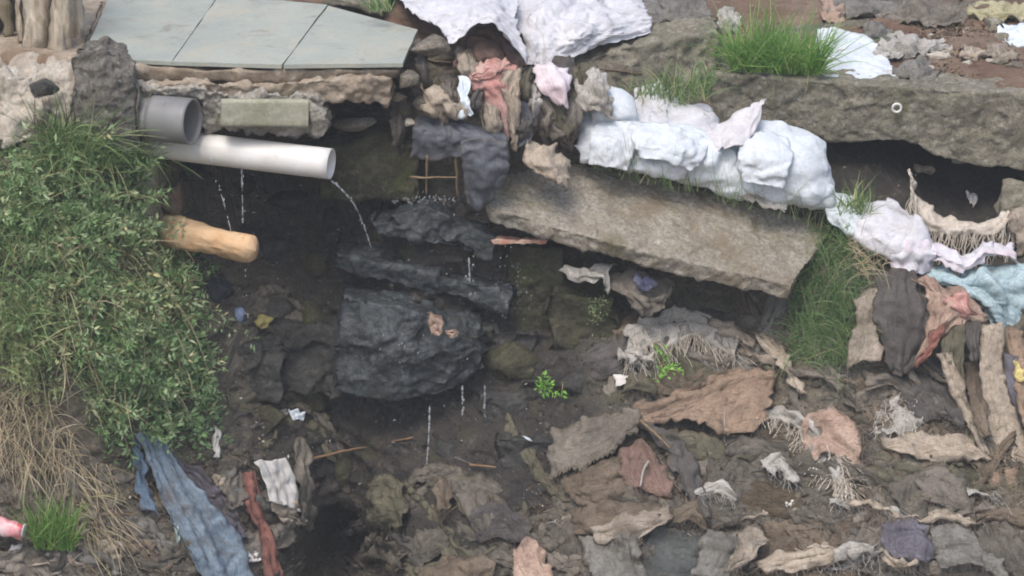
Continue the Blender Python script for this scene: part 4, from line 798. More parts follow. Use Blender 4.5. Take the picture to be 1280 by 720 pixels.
strands('thread', THREADS, resample(P[-1], 60), o, (.05, .13), per=2, spread=.05); strands('surface_thread', THREADS, P[::5].reshape(-1, 3)[::7], o, (.05, .12), per=1, spread=.05, drop=(.6, -.3, -.4))
o, P = cloth('fringed_rag', 'white fringed rag splayed over the mud beside the tan cloth', 'cloth', DIRTYWHITE, [[(945, 520), (965, 508), (995, 512)], [(985, 528), (1000, 535), (1015, 530)], [(1015, 570), (1030, 575), (1040, 568)], [(1040, 598), (1050, 602), (1058, 596)]], off=.06, fold=.03, ex=1.08)
strands('fringe', THREADS, resample(P[-1], 16), o, (.06, .12), per=3, spread=.08, drop=(.35, -.3, -.6)); strands('fringe', THREADS, resample(P[:, 0], 30), o, (.04, .08), per=2, spread=.08, drop=(-.4, -.3, -.6))
strands('fringe', THREADS, resample(P[:, -1][len(P) // 2:], 20), o, (.04, .1), per=2, spread=.08, drop=(.8, -.3, -.2))
o, P = cloth('padded_cloth', 'peach padded cloth curled up beside the white fringed rag', 'cloth', ORANGE, [[(1005, 522), (1035, 510), (1062, 524)], [(1002, 545), (1035, 538), (1072, 550)], [(1015, 572), (1040, 570), (1078, 580)]], off=.07, fold=.035, fu=1.5, fv=2)
strands('thread', BEIGE, resample(P[:, -1], 24), o, (.04, .1), per=2, spread=.1, drop=(.7, -.3, -.4))
cloth('twisted_rag', 'twisted pale rag running down beside the grass below the slab', 'rag', TANPALE, [[(940, 420), (958, 415)], [(958, 440), (975, 435)], [(975, 465), (988, 462)], [(992, 488), (1004, 488)]], off=.07, fold=.025, fv=2, fu=4)
cloth('slab_rag', 'grey cloth with blue stain stuffed under the big slab', 'cloth', GREYBR, [[(765, 340, .3), (800, 338, .3), (842, 352, .3)], [(770, 360, .22), (805, 372, .18), (840, 370, .22)], [(785, 380, .2), (808, 394, .17), (832, 384, .2)]], collide=False, fold=.03, ex=1.1)
cloth('slab_rag', 'thin white rag poking out under the big slab', 'rag', DIRTYWHITE, [[(704, 334, .26), (735, 330, .26), (772, 332, .3)], [(715, 345, .22), (740, 340, .21), (765, 340, .25)], [(738, 352, .2), (752, 350, .2), (762, 366, .2)]], collide=False, fold=.025)
cloth('slab_rag', 'blue stained scrap on the grey cloth under the big slab', 'rag', cloth_mat((92, 96, 128), (70, 74, 100), (80, 74, 68), .3), [[(788, 342, .22), (818, 344, .22)], [(792, 352, .18), (820, 354, .19)], [(800, 362, .17), (815, 362, .17)]], collide=False, fold=.015)
# lower middle and right, specified rags
LOW = [
 ([[(796, 532), (815, 528)], [(830, 565), (855, 560)], [(850, 610), (878, 600)], [(868, 652), (886, 645)]], DARK, 'long black strip hanging down from the tan cloth', .05),
 ([[(700, 590), (735, 585), (770, 575)], [(705, 615), (745, 612), (780, 600)], [(720, 632), (755, 632), (785, 622)]], BROWN, 'brown cloth under the saw toothed flap', .06),
 ([[(775, 560), (800, 555), (825, 572)], [(775, 590), (805, 588), (835, 600)], [(785, 612), (810, 614), (840, 622)]], BROWNIN, 'reddish brown cloth beside the black strip', .05),
 ([[(715, 640), (760, 628), (825, 632)], [(715, 655), (765, 652), (822, 648)], [(722, 672), (770, 668), (815, 660)]], BROWN, 'layered brown cloth with ragged edge above the grey cloth', .07),
 ([[(735, 655), (790, 640), (838, 640)], [(740, 668), (790, 658), (836, 655)], [(745, 680), (785, 676), (800, 672)]], BEIGE, 'straw coloured ragged cloth over the layered brown cloth', .09),
 ([[(725, 672), (765, 668), (800, 672)], [(735, 700), (775, 695), (805, 700)], [(745, 730), (785, 730), (815, 735)]], GREY, 'grey cloth with a pale crease below the layered brown cloth', .08),
 ([[(795, 668), (840, 662), (885, 675)], [(800, 690), (845, 690), (880, 698)], [(805, 720), (850, 725), (885, 725)]], cloth_mat((96, 100, 96), (72, 76, 74), (60, 58, 50), .4), 'dark green grey cloth in flat folds below the straw cloth', .05),
 ([[(884, 664), (925, 668), (962, 675)], [(876, 690), (915, 695), (940, 698)], [(868, 722), (890, 725), (905, 722)]], GREY, 'pale grey pointed cloth beside the green grey cloth', .1),
 ([[(925, 668), (945, 662), (965, 676)], [(918, 690), (938, 690), (955, 684)], [(905, 712), (912, 712), (920, 708)]], BEIGE, 'beige edge folded over the pale grey pointed cloth', .12),
 ([[(945, 700), (990, 688), (1040, 680)], [(950, 712), (995, 700), (1045, 690)], [(960, 722), (1000, 712), (1050, 702)]], TANPALE, 'pale tan rag lying at the bottom of the slope', .07),
 ([[(1040, 690), (1065, 680), (1096, 684)], [(1045, 700), (1070, 694), (1092, 696)]], DIRTYWHITE, 'whitish rag beside the purple cloth', .08),
 ([[(1108, 655), (1135, 650), (1160, 662)], [(1105, 675), (1138, 672), (1168, 684)], [(1115, 698), (1140, 702), (1160, 706)]], PURPLE, 'crumpled purple grey cloth on the mud', .07),
 ([[(1105, 690), (1125, 700), (1142, 698)], [(1108, 705), (1128, 712), (1146, 704)]], TANPALE, 'tan strip curled under the purple grey cloth', .09),
 ([[(1150, 590), (1180, 585), (1205, 600)], [(1148, 610), (1180, 608), (1210, 622)], [(1160, 628), (1190, 634), (1212, 642)]], GREYBR, 'grey brown bundle under the beige sleeve cloth', .05),
 ([[(1118, 600), (1150, 590), (1165, 605)], [(1120, 625), (1145, 620), (1165, 632)], [(1140, 645), (1160, 645), (1178, 650)]], MUDRAG, 'muddy bundle beside the grey brown bundle', .05),
 ([[(1145, 648), (1185, 642), (1225, 652)], [(1150, 656), (1188, 654), (1226, 660)]], TANPALE, 'thin tan rag between the bundle and the dark heap', .06),
 ([[(1165, 665), (1200, 655), (1250, 680)], [(1170, 690), (1210, 685), (1255, 705)], [(1180, 715), (1220, 715), (1262, 728)]], GREY, 'dark grey heap of cloth strips at the bottom of the slope', .06),
 ([[(1220, 668), (1250, 665), (1285, 680)], [(1230, 690), (1260, 692), (1290, 705)], [(1245, 715), (1270, 718), (1295, 728)]], MUDRAG, 'muddy cloth strips beside the dark grey heap', .05),
 ([[(1220, 640), (1250, 636), (1290, 642)], [(1225, 655), (1255, 652), (1290, 660)]], BROWN, 'reddish brown rag below the tan cloth corner', .06),
 ([[(955, 580), (975, 572), (995, 590)], [(958, 596), (978, 592), (998, 604)]], DIRTYWHITE, 'small pale triangular scrap in the middle of the mud', .05),
 ([[(870, 612), (895, 605), (920, 618)], [(872, 620), (895, 618), (918, 624)]], DIRTYWHITE, 'thin whitish strip beside the black strip', .05),
 ([[(1060, 622), (1085, 626), (1112, 634)], [(1064, 630), (1088, 636), (1114, 640)]], TANPALE, 'straw coloured strip below the white fringed rag', .05),
 ([[(455, 610), (480, 595), (500, 610)], [(456, 635), (480, 630), (506, 640)], [(462, 660), (485, 662), (500, 658)]], OLIVE, 'olive rag lump beside the dark hollow at the bottom', .08),
 ([[(545, 600), (562, 600)], [(545, 620), (564, 622)], [(548, 635), (562, 636)]], BROWN, 'small brown rag in the trickle below the wet blocks', .05),
 ([[(530, 715), (570, 695), (610, 705)], [(525, 725), (572, 715), (618, 722)], [(520, 740), (575, 745), (620, 740)]], BROWN, 'orange brown rag at the bottom below the trickle', .06),
 ([[(640, 690), (660, 672), (678, 690)], [(640, 705), (662, 700), (682, 708)], [(645, 725), (668, 730), (690, 725)]], ORANGE, 'faded orange rag standing up at the bottom', .08),
 ([[(600, 690), (630, 685), (655, 695)], [(605, 710), (635, 708), (660, 716)]], MUDRAG, 'muddy rag beside the faded orange rag', .05),
 ([[(590, 640), (620, 630), (655, 645)], [(592, 660), (625, 655), (660, 665)], [(600, 675), (630, 675), (655, 682)]], cloth_mat((104, 98, 94), (78, 72, 70), (60, 54, 48), .5, weave=.8), 'grey sludge covered cloth in the middle of the bottom', .04),
 ([[(440, 690), (470, 672), (500, 690)], [(445, 715), (475, 705), (510, 720)]], MUDRAG, 'dark muddy rag in the hollow below the olive lump', .05),
 ([[(830, 545), (870, 540), (905, 552)], [(835, 560), (872, 560), (908, 568)], [(845, 572), (878, 576), (905, 580)]], OLIVE, 'olive muddy cloth under the tan cloth', .04),
 ([[(905, 555), (945, 550), (985, 562)], [(908, 572), (948, 570), (985, 580)]], MUDRAG, 'muddy cloth beside the white fringed rag', .04),
 ([[(925, 600), (960, 605), (1000, 612)], [(920, 625), (960, 630), (1005, 635)], [(925, 650), (965, 652), (1010, 655)]], cloth_mat((116, 98, 72), (92, 78, 58), (70, 62, 48), .5, weave=.8), 'brown mud caked sheet in the middle of the slope', .03),
 ([[(840, 640), (862, 630), (880, 648)], [(842, 656), (865, 652), (884, 662)]], BROWN, 'small brown crumpled rag below the black strip', .07),
 ([[(770, 440), (790, 438), (815, 446)], [(772, 450), (795, 450), (815, 456)]], DIRTYWHITE, 'white torn strip under the stringy cloth', .07),
 ([[(785, 470), (800, 462), (818, 474)], [(778, 492), (800, 490), (822, 494)]], OLIVE, 'greenish rag at the top of the tan cloth', .05),
 ([[(860, 430), (890, 436), (915, 450)], [(862, 448), (890, 455), (918, 462)]], GREYBR, 'grey cloth behind the stringy cloth', .03),
 ([[(880, 402), (915, 405), (942, 425)], [(890, 415), (918, 420), (940, 436)]], BEIGE, 'straw coloured rag at the end of the stringy cloth', .07),
 ([[(1080, 470), (1110, 465), (1140, 480)], [(1085, 490), (1112, 488), (1142, 500)]], GREYBR, 'grey brown cloth below the pale beige rag', .03),
 ([[(1120, 470), (1150, 468), (1180, 480)], [(1130, 500), (1160, 500), (1195, 510)], [(1150, 525), (1175, 528), (1205, 535)]], DARK, 'dark cloth in the shade below the dark grey rag', .03),
]
BASE = [
 ([[(880, 575), (960, 565), (1050, 590)], [(880, 620), (960, 615), (1050, 640)], [(890, 665), (970, 662), (1060, 682)]], MUDRAG, 'broad mud soaked sheet across the middle of the slope', .02),
 ([[(1060, 640), (1150, 625), (1290, 650)], [(1050, 680), (1150, 672), (1290, 695)], [(1050, 725), (1150, 725), (1290, 735)]], GREYBR, 'broad grey brown sheet bunched at the foot of the slope', .03),
 ([[(690, 600), (770, 585), (850, 600)], [(680, 650), (770, 640), (860, 655)], [(690, 735), (770, 735), (860, 735)]], MUDRAG, 'broad mud soaked sheet below the saw toothed flap', .02),
 ([[(1080, 560), (1160, 570), (1240, 590)], [(1085, 590), (1160, 600), (1240, 625)], [(1090, 630), (1165, 640), (1240, 660)]], OLIVE, 'olive mud stained sheet below the beige sleeve cloth', .015),
 ([[(960, 660), (1020, 650), (1090, 668)], [(950, 690), (1015, 688), (1085, 700)], [(950, 732), (1015, 735), (1085, 735)]], BROWN, 'brown soaked sheet at the foot of the slope', .02),
 ([[(820, 550), (900, 545), (960, 560)], [(825, 580), (900, 580), (960, 592)], [(840, 612), (905, 612), (950, 622)]], GREYBR, 'grey brown soaked sheet under the broad tan cloth', .015)]
for pts, mt, lb, off in BASE:
    cloth('soaked_sheet', lb, 'sheet', mt, pts, off=off + .03, fold=.03, fu=3, fv=1.5, ex=1.05, tuck=.07, collide=False, edge=.025, pleat=.02, group='soaked sheets on the slope')
for pts, mt, lb, off in LOW:
    o, P = cloth('muddy_rag', lb, 'rag', mt, pts, off=off + .04, fold=.03, fu=2.2, fv=1.4, ex=1.06, tuck=.03, collide=False, edge=.012, pleat=.014, group='rags strewn over the muddy slope')
    strands('threads', mt, resample(P[-1], 14), o, (.02, .07), per=1, spread=.1, drop=(.2, -.3, -.7), wid=.0022)
# bottom left
cloth('blue_tarp', 'faded blue tarpaulin hanging down below the bush', 'tarpaulin', BLUE, [[(172, 542), (188, 540), (206, 550)], [(192, 585), (212, 588), (236, 592)], [(208, 630), (240, 640), (272, 632)], [(232, 680), (268, 690), (304, 672)], [(256, 730), (290, 740), (322, 720)]], off=.09, fold=.035, fu=.8, fv=4, ex=1.02, edge=.008, pleat=.007)
cloth('blue_tarp', 'narrow blue strip hanging beside the faded blue tarpaulin', 'tarpaulin', cloth_mat((100, 128, 156), (74, 96, 120), (84, 76, 66), .4), [[(165, 550), (178, 552)], [(170, 590), (186, 596)], [(180, 630), (196, 640)]], off=.07, fold=.02)
cloth('grey_sheet', 'grey purple mottled sheet beside the blue tarpaulin', 'sheet', cloth_mat((118, 112, 122), (90, 84, 92), (76, 68, 58), .5, weave=.8), [[(212, 562), (235, 580)], [(240, 600), (275, 612)], [(262, 640), (295, 640)], [(282, 680), (308, 672)]], off=.05, fold=.03, fu=4)
cloth('red_rag', 'long red rag hanging beside the white paper at the bottom', 'rag', REDDK, [[(305, 592), (320, 590)], [(308, 630), (328, 628)], [(325, 670), (342, 665)], [(338, 725), (354, 722)]], off=.07, fold=.025, fu=.8, fv=3, ex=1.02, edge=.008, pleat=.007)
cloth('white_paper', 'white paper carton stuck on the mud beside the long red rag', 'paper', PAPER, [[(318, 577), (338, 575), (358, 574)], [(330, 600), (350, 602), (370, 600)], [(340, 628), (358, 632), (376, 640)]], off=.1, fold=.012, ex=1.01, edge=.006)
cloth('tan_rag', 'tan shredded rag under the white paper carton', 'rag', TANPALE, [[(340, 620), (365, 616)], [(348, 640), (372, 640)], [(366, 655), (384, 655)]], off=.08, fold=.03, holes=.4)
cloth('hanging_rag', 'muddy pointed rag beside the white paper carton', 'rag', GREYBR, [[(372, 548), (384, 548)], [(370, 600), (392, 600)], [(378, 655), (396, 660)]], off=.06, fold=.02)
cloth('hanging_rag', 'greyish rag below the bush beside the white paper carton', 'rag', GREYBR, [[(282, 600), (305, 590)], [(284, 620), (305, 618)], [(292, 636), (302, 630)]], off=.07, fold=.02)
for i, (pts, mt, lb) in enumerate([
    ([[(0, 690), (30, 682), (60, 690)], [(0, 705), (35, 700), (62, 706)]], DARK, 'dark cloth below the red and white can'),
    ([[(18, 684), (28, 682)], [(16, 700), (30, 700)], [(18, 712), (26, 712)]], PAPER, 'small white plastic scrap on the dark cloth'),
    ([[(40, 695), (80, 688), (110, 700)], [(35, 712), (80, 708), (120, 715)]], TANPALE, 'straw coloured rag below the green grass tuft'),
    ([[(95, 690), (125, 688), (155, 705)], [(90, 708), (125, 708), (150, 722)]], GREY, 'grey cloth below the dry grass'),
    ([[(120, 680), (140, 672), (150, 690)], [(140, 705), (158, 698), (172, 712)]], TANPALE, 'pale tan strip at the foot of the dry grass'),
    ([[(-20, 712), (30, 714), (80, 716)], [(-20, 730), (30, 732), (85, 735)]], GREYBR, 'greyish cloth along the bottom left edge'),
    ([[(155, 670), (180, 665), (190, 690)], [(160, 700), (182, 698), (200, 712)]], BROWN, 'brown cloth beside the narrow blue strip'),
    ([[(195, 670), (225, 660), (245, 690)], [(198, 700), (225, 700), (250, 715)]], MUDRAG, 'muddy cloth beneath the blue tarpaulin')]):
    cloth('muddy_rag', lb, 'rag', mt, pts, off=.04, fold=.03, ex=1.1, holes=.1, tuck=.03, collide=False, edge=.012, pleat=.014, group='rags at the foot of the dry grass')

# ------------------------------------------------------------------ plants
def region(pts, k):
    """k random pixels inside a polygon"""
    P = np.array(pts, float); lo, hi = P.min(0), P.max(0); out = np.zeros((0, 2))
    while len(out) < k:
        c = lo + (hi - lo) * rng.rand(k * 3, 2); ins = np.zeros(len(c), bool); j = len(P) - 1
        for i in range(len(P)):
            hitc = ((P[i, 1] > c[:, 1]) != (P[j, 1] > c[:, 1])) & (c[:, 0] < (P[j, 0] - P[i, 0]) * (c[:, 1] - P[i, 1]) / (P[j, 1] - P[i, 1] + 1e-9) + P[i, 0]); ins ^= hitc; j = i
        out = np.concatenate([out, c[ins]])
    return out[:k]
def unit(v): return v / (np.linalg.norm(v, axis=-1, keepdims=True) + 1e-9)
def blades(roots, dirs, L, droop, w, seg=5, curl=0.15):
    n = len(roots); t = np.linspace(0, 1, seg + 1)[None, :, None]; L = np.asarray(L)[:, None, None]
    g = np.array([0, 0, -1.0]) * np.asarray(droop)[:, None, None]; side0 = rng.normal(size=(n, 1, 3)) * curl
    C = roots[:, None] + dirs[:, None] * L * t + (g + side0) * L * t ** 2
    T = unit(np.gradient(C, axis=1)); sd = unit(np.cross(T, unit(rng.normal(size=(n, 1, 3)) * .6 + np.array([0, -1.0, 0.2]))))
    wd = np.asarray(w)[:, None, None] * (1 - t ** 1.6 * .93)
    V = np.stack([C - sd * wd, C + sd * wd], 2).reshape(-1, 3); k = (seg + 1) * 2
    b = (np.arange(n)[:, None] * k + np.arange(seg)[None] * 2).reshape(-1)
    return V, np.stack([b, b + 1, b + 3, b + 2], 1), np.repeat(rng.rand(n), k)
def tuft(name, label, material, poly, n, L, lean=(0, -.3, 1), spread=.45, droop=(.1, .5), w=(.0015, .003), group=None, Y=None, off=0.0, fan=0.0, cat='grass'):
    c = region(poly, n); yy = surf(c[:, 0], c[:, 1]) - off if Y is None else np.full(n, Y) + rng.normal(size=n) * .02
    R = PY(c[:, 0], c[:, 1], yy); mid = R.mean(0)
    D = unit(np.array(lean) + rng.normal(size=(n, 3)) * spread + fan * (R - mid) * np.array([1, 1, .3]))
    V, F, A = blades(R, D, rng.uniform(*L, n), rng.uniform(*droop, n), rng.uniform(*w, n))
    return tag(mesh_obj(name, V, F, material, attr=A, origin=R.mean(0)), label, cat, group)
G_BRIGHT = leaf_mat('grass_bright', [(0, (94, 137, 63)), (.5, (125, 170, 83)), (.85, (158, 193, 110)), (1, (211, 209, 151))])
G_MID = leaf_mat('grass_mid', [(0, (89, 120, 72)), (.5, (125, 154, 98)), (.85, (163, 181, 125)), (1, (221, 208, 162))])
G_DARK = leaf_mat('grass_dark', [(0, (84, 118, 70)), (.5, (118, 152, 96)), (.85, (152, 178, 122)), (1, (186, 186, 138))])
G_DRY = leaf_mat('grass_dry', [(0, (150, 134, 108)), (.5, (184, 168, 138)), (.8, (206, 192, 164)), (1, (140, 142, 98))], trans=.2)
LEAF = leaf_mat('herb_leaf', [(0, (84, 118, 70)), (.3, (124, 158, 102)), (.65, (162, 188, 138)), (.9, (200, 212, 172)), (1, (222, 208, 156))])
LEAF2 = leaf_mat('herb_leaf_pale', [(0, (116, 132, 86)), (.4, (152, 166, 118)), (.8, (190, 198, 152)), (1, (210, 192, 140))])
LEAF_B = leaf_mat('weed_leaf', [(0, (106, 164, 65)), (.6, (145, 207, 89)), (1, (190, 235, 127))])
STEM = leaf_mat('stem', [(0, (121, 102, 80)), (.6, (155, 138, 105)), (1, (133, 145, 98))], trans=.05)
def herb(name, label, poly, n, L=(.12, .28), lean=(.15, -.75, .45), spread=.4, leaf=(.012, .040), per=42, material=None, group=None, off=0.0, Y=None, cat='bush'):
    material = material or LEAF
    c = region(poly, n * 2); nz = noise(np.stack([c[:, 0] / 38, c[:, 1] / 38, c[:, 0] * 0], 1)); c = c[np.argsort(-nz + rng.rand(n * 2) * .8)[:n]]     # grows in clumps
    yy = surf(c[:, 0], c[:, 1]) + .03 - off if Y is None else np.full(n, Y)
    R = PY(c[:, 0], c[:, 1], yy); D = unit(np.array(lean) + rng.normal(size=(n, 3)) * spread); ln = rng.uniform(*L, n); dr = rng.uniform(-.1, .5, n)
    o = tag(empty(name, R.mean(0)), label, cat, group)
    V, F, A = blades(R, D, ln, dr, np.full(n, .0022), seg=4, curl=.25); child('stems', V, F, STEM, o, attr=A)
    cen = V.reshape(n, 5, 2, 3).mean(2)                            # points along each stem
    t = rng.beta(1.6, 1.0, (n, per)) * 3.999; i = t.astype(int); f = (t - i)[..., None]; k = np.arange(n)[:, None]
    p = cen[k, i] * (1 - f) + cen[k, i + 1] * f; ax = unit(cen[k, i + 1] - cen[k, i])
    out = unit(np.cross(ax, rng.normal(size=(n, per, 3)))); d = unit(out + ax * .5 + np.array([0, -.25, .25]))
    p = p + out * rng.uniform(0, .022, (n, per, 1))                 # side twigs
    s = rng.uniform(*leaf, (n, per, 1)); nrm = unit(np.cross(d, rng.normal(size=(n, per, 3)) + np.array([0, 0, .2])))
    w = s * rng.uniform(.11, .23, (n, per, 1)); sd = nrm; up = unit(np.cross(sd, d))
    q = np.stack([p, p + d * s * .45 - sd * w + up * w * .35, p + d * s - up * s * .12, p + d * s * .45 + sd * w + up * w * .35, p + d * s * .5], 2).reshape(-1, 3)
    b = np.arange(n * per) * 5; F = np.concatenate([np.stack([b, b + 1, b + 4], 1), np.stack([b + 1, b + 2, b + 4], 1), np.stack([b + 2, b + 3, b + 4], 1), np.stack([b + 3, b, b + 4], 1)])
    tone = np.clip(rng.rand(n, 1) * .45 + rng.rand(n, per) * .6, 0, 1)
    child('foliage', q, F, material, o, attr=np.repeat(tone.ravel(), 5), smooth=False); return o
GB = 'leafy bushes on the bank'
herb('leafy_bush', 'leafy green bush growing from the bank under the post stub', [(-120, 190), (60, 180), (185, 205), (185, 300), (-120, 320)], 360, group=GB, lean=(.1, -.8, .45))
herb('leafy_bush', 'leafy green bush hanging over the bank beside the tapered log', [(30, 280), (190, 270), (225, 330), (240, 440), (120, 460), (40, 400)], 360, group=GB, lean=(.25, -.7, .35), L=(.12, .27))
herb('leafy_bush', 'lowest leafy bush on the bank above the blue tarpaulin', [(90, 420), (245, 420), (262, 500), (240, 545), (130, 540)], 300, group=GB, lean=(.25, -.7, .35), L=(.1, .24))
herb('leafy_bush', 'paler leafy bush mixed with grass behind the dry grass', [(-150, 300), (60, 300), (100, 420), (90, 480), (-150, 460)], 280, group=GB, material=LEAF2, L=(.1, .22))
herb('leafy_bush', 'thin reddish stemmed bush in the middle of the leafy bushes', [(120, 330), (200, 330), (210, 420), (150, 440)], 110, group=GB, per=14, L=(.2, .34), lean=(.2, -.8, .6), material=LEAF2)
GT = 'grass tufts on the bank'
tuft('grass_tuft', 'pale thin grass growing all through the leafy bushes', leaf_mat('grass_pale', [(0, (120, 138, 88)), (.5, (158, 168, 116)), (1, (206, 192, 150))]), [(-60, 180), (180, 190), (230, 330), (250, 500), (60, 520), (-60, 480)], 800, (.1, .3), (.15, -.7, .6), .4, (.1, .7), group=GT, off=.08, w=(.001, .002))
tuft('grass_tuft', 'long bladed green grass tuft against the post stub', G_MID, [(60, 165), (190, 165), (190, 215), (50, 215)], 900, (.12, .36), (.12, -.45, .75), .4, group=GT, off=.08)
tuft('grass_tuft', 'green grass on the bank left of the leafy bushes', G_MID, [(-100, 230), (50, 230), (60, 460), (-100, 460)], 700, (.12, .26), (.05, -.6, .55), .4, group=GT, off=.1)
tuft('dry_grass', 'dry straw coloured grass hanging down the bank under the bushes', G_DRY, [(-80, 480), (40, 480), (100, 540), (90, 590), (-80, 590)], 620, (.08, .22), (.1, -.7, .15), .45, (.4, 1.0), group=GT, off=.06, w=(.0009, .002))
tuft('dry_grass', 'dry grass stalks lying beside the green tuft at the foot of the bank', G_DRY, [(80, 570), (140, 580), (160, 680), (100, 690)], 200, (.06, .18), (.3, -.5, -.1), .4, (.3, .8), group=GT, off=.03)
tuft('dry_grass', 'sparse dry stalks at the edge of the leafy bushes', G_DRY, [(60, 300), (230, 300), (240, 500), (80, 500)], 130, (.15, .3), (.2, -.8, .4), .45, (.1, .7), group=GT, off=.1)
tuft('grass_tuft', 'small bright green grass tuft at the foot of the dry grass', G_BRIGHT, [(40, 672), (98, 672), (92, 690), (44, 688)], 420, (.06, .27), (0, -.18, 1), .22, (.05, .3), group=GT, off=.07, w=(.0015, .0028))
tuft('grass_tuft', 'bright green grass tuft standing on the long mossy beam', G_BRIGHT, [(912, 78), (1028, 84), (1024, 96), (915, 90)], 1200, (.07, .36), (0, -.1, 1), .34, (.05, .6), group=GT, Y=.96, fan=.8)
tuft('grass_tuft', 'dark green grass mass growing at the end of the big slab', G_DARK, [(1000, 310), (1050, 275), (1085, 320), (1072, 440), (1040, 470), (990, 455), (985, 390)], 1500, (.08, .24), (.02, -.45, .85), .42, (.1, .55), group=GT, off=.03, w=(.001, .0022))
tuft('grass_tuft', 'sparse thin grass growing in front of the white sacks', G_MID, [(740, 205), (880, 238), (1030, 282), (1030, 290), (880, 250), (740, 218)], 170, (.1, .26), (0, -.25, 1), .25, (0, .25), group=GT, Y=.42, w=(.0008, .0016))
tuft('grass_tuft', 'green grass patch at the foot of the slanting beam', G_MID, [(775, 130), (830, 105), (895, 100), (885, 125), (800, 160)], 320, (.1, .24), (0, -.3, 1), .35, (.1, .5), group=GT, Y=.74)
tuft('grass_tuft', 'small grass clump beside the bulging white sack', G_MID, [(1046, 262), (1080, 255), (1085, 280), (1050, 290)], 170, (.1, .2), (.1, -.3, 1), .35, (.1, .5), group=GT, Y=.44)
tuft('grass_tuft', 'thin grass lying over the dirty white sack', G_DRY, [(1050, 300), (1090, 290), (1110, 340), (1070, 350)], 110, (.08, .2), (.3, -.5, .5), .5, (.1, .7), group=GT, off=.14, w=(.0008, .0018))
tuft('grass_tuft', 'small grass plant behind the tiled floor', G_MID, [(462, 10), (490, 10), (490, 16), (462, 16)], 60, (.08, .16), (0, -.2, 1), .4, (.1, .5), group=GT, Y=.75)
tuft('grass_tuft', 'dark dry stalks sticking up beside the post stub', leaf_mat('stalk', [(0, (74, 68, 58)), (1, (104, 98, 82))], trans=.05), [(50, 170), (100, 165), (100, 185), (40, 190)], 26, (.2, .34), (.1, -.15, 1), .2, (0, .1), group=GT, off=.1, w=(.0016, .0026))
tuft('grass_tuft', 'moss and short grass on the muddy slope', G_DARK, [(880, 560), (1060, 590), (1180, 600), (1240, 640), (1060, 660), (900, 600)], 900, (.02, .06), (0, -.5, .8), .5, (.1, .6), group=GT, off=.0, w=(.0012, .002))
GW = 'small weeds in the mud'
herb('weed', 'bright green seedling on the wet stones below the mossy block', [(672, 475), (708, 470), (706, 490), (676, 490)], 16, L=(.03, .07), leaf=(.016, .028), per=7, material=LEAF_B, group=GW, off=.1, cat='weed')
herb('weed', 'small green weed beside the stringy cloth', [(815, 440), (842, 440), (840, 470), (818, 470)], 14, L=(.04, .09), leaf=(.016, .03), per=6, material=LEAF_B, group=GW, off=.12, cat='weed')
herb('weed', 'tiny mossy weed on the greenish block', [(735, 370), (752, 372), (750, 430), (738, 430)], 26, L=(.02, .04), leaf=(.008, .016), per=8, material=LEAF, group=GW, Y=.26, cat='weed')
tuft('hanging_roots', 'dark roots and threads hanging in the recess below the white pipe', leaf_mat('root', [(0, (60, 54, 46)), (.7, (92, 82, 68)), (1, (130, 120, 102))], trans=.05), [(200, 195), (390, 205), (520, 225), (520, 250), (390, 260), (210, 250)], 240, (.05, .2), (.05, -.5, -.6), .3, (.4, 1.0), off=.03, w=(.0008, .002), cat='roots')

# ------------------------------------------------------------------ many more half buried rags, sticks and litter
MIX = [MUDRAG, MUDRAG, MUDRAG, GREYBR, GREYBR, OLIVE, BROWN, BROWN, DARK, GREY]
HUE = {id(m): w for m, w in ((MUDRAG, 'mud brown'), (GREYBR, 'grey brown'), (GREY, 'grey'), (OLIVE, 'olive'), (BROWN, 'brown'), (BEIGE, 'beige'), (TANPALE, 'pale tan'), (DARK, 'dark'))}
WHERE = [('over the right side of the muddy slope', [(900, 560), (1060, 590), (1280, 590), (1300, 730), (880, 730)], 34),
         ('over the muddy slope below the saw toothed flap', [(690, 590), (900, 560), (900, 730), (640, 730)], 18),
         ('in the mud at the bottom below the trickle', [(440, 600), (640, 590), (690, 730), (470, 730)], 16),
         ('beside the blue tarpaulin', [(90, 600), (330, 600), (360, 730), (0, 730)], 22),
         ('below the big slab and the grass', [(770, 400), (980, 410), (1100, 480), (1060, 520), (960, 460), (770, 500)], 20),
         ('below the light blue cloth', [(1090, 440), (1280, 430), (1290, 590), (1100, 580)], 18),
         ('in the dark mud beside the bush', [(270, 340), (410, 340), (420, 560), (280, 580)], 14)]
for wh, poly, k in WHERE:
    for (x, y) in region(poly, k):
        a = rng.uniform(.25, 1.15) if rng.rand() < .6 else rng.uniform(-.9, .2); L = rng.uniform(28, 100); w = rng.uniform(6, 19); ca, sa = math.cos(a), math.sin(a)
        bendy = rng.uniform(-.8, .8)
        rows = [[(x + ca * L * s - sa * w * r, y + sa * L * s * .7 + ca * w * r + bendy * L * s * s) for s in (-1, -.3, .35, 1)] for r in (-1, 0, 1)]
        dark = 'dark mud' in wh or 'trickle' in wh
        mt = [DARK, MUDRAG, OLIVE][rng.randint(3)] if dark else MIX[rng.randint(len(MIX))]
        cloth('half_buried_rag', ('short ' if L < 48 else 'long ' if L > 75 else '') + ('narrow ' if w < 10 else 'wide ' if w > 15 else '') + 'half buried ' + HUE[id(mt)] + ' rag ' + wh, 'rag', mt, rows, off=rng.uniform(.025, .05), fold=.02, fu=2.5, fv=1, ex=1.03, tuck=.04, collide=False, edge=.012, pleat=.018, group='half buried rags ' + wh, iters=25)
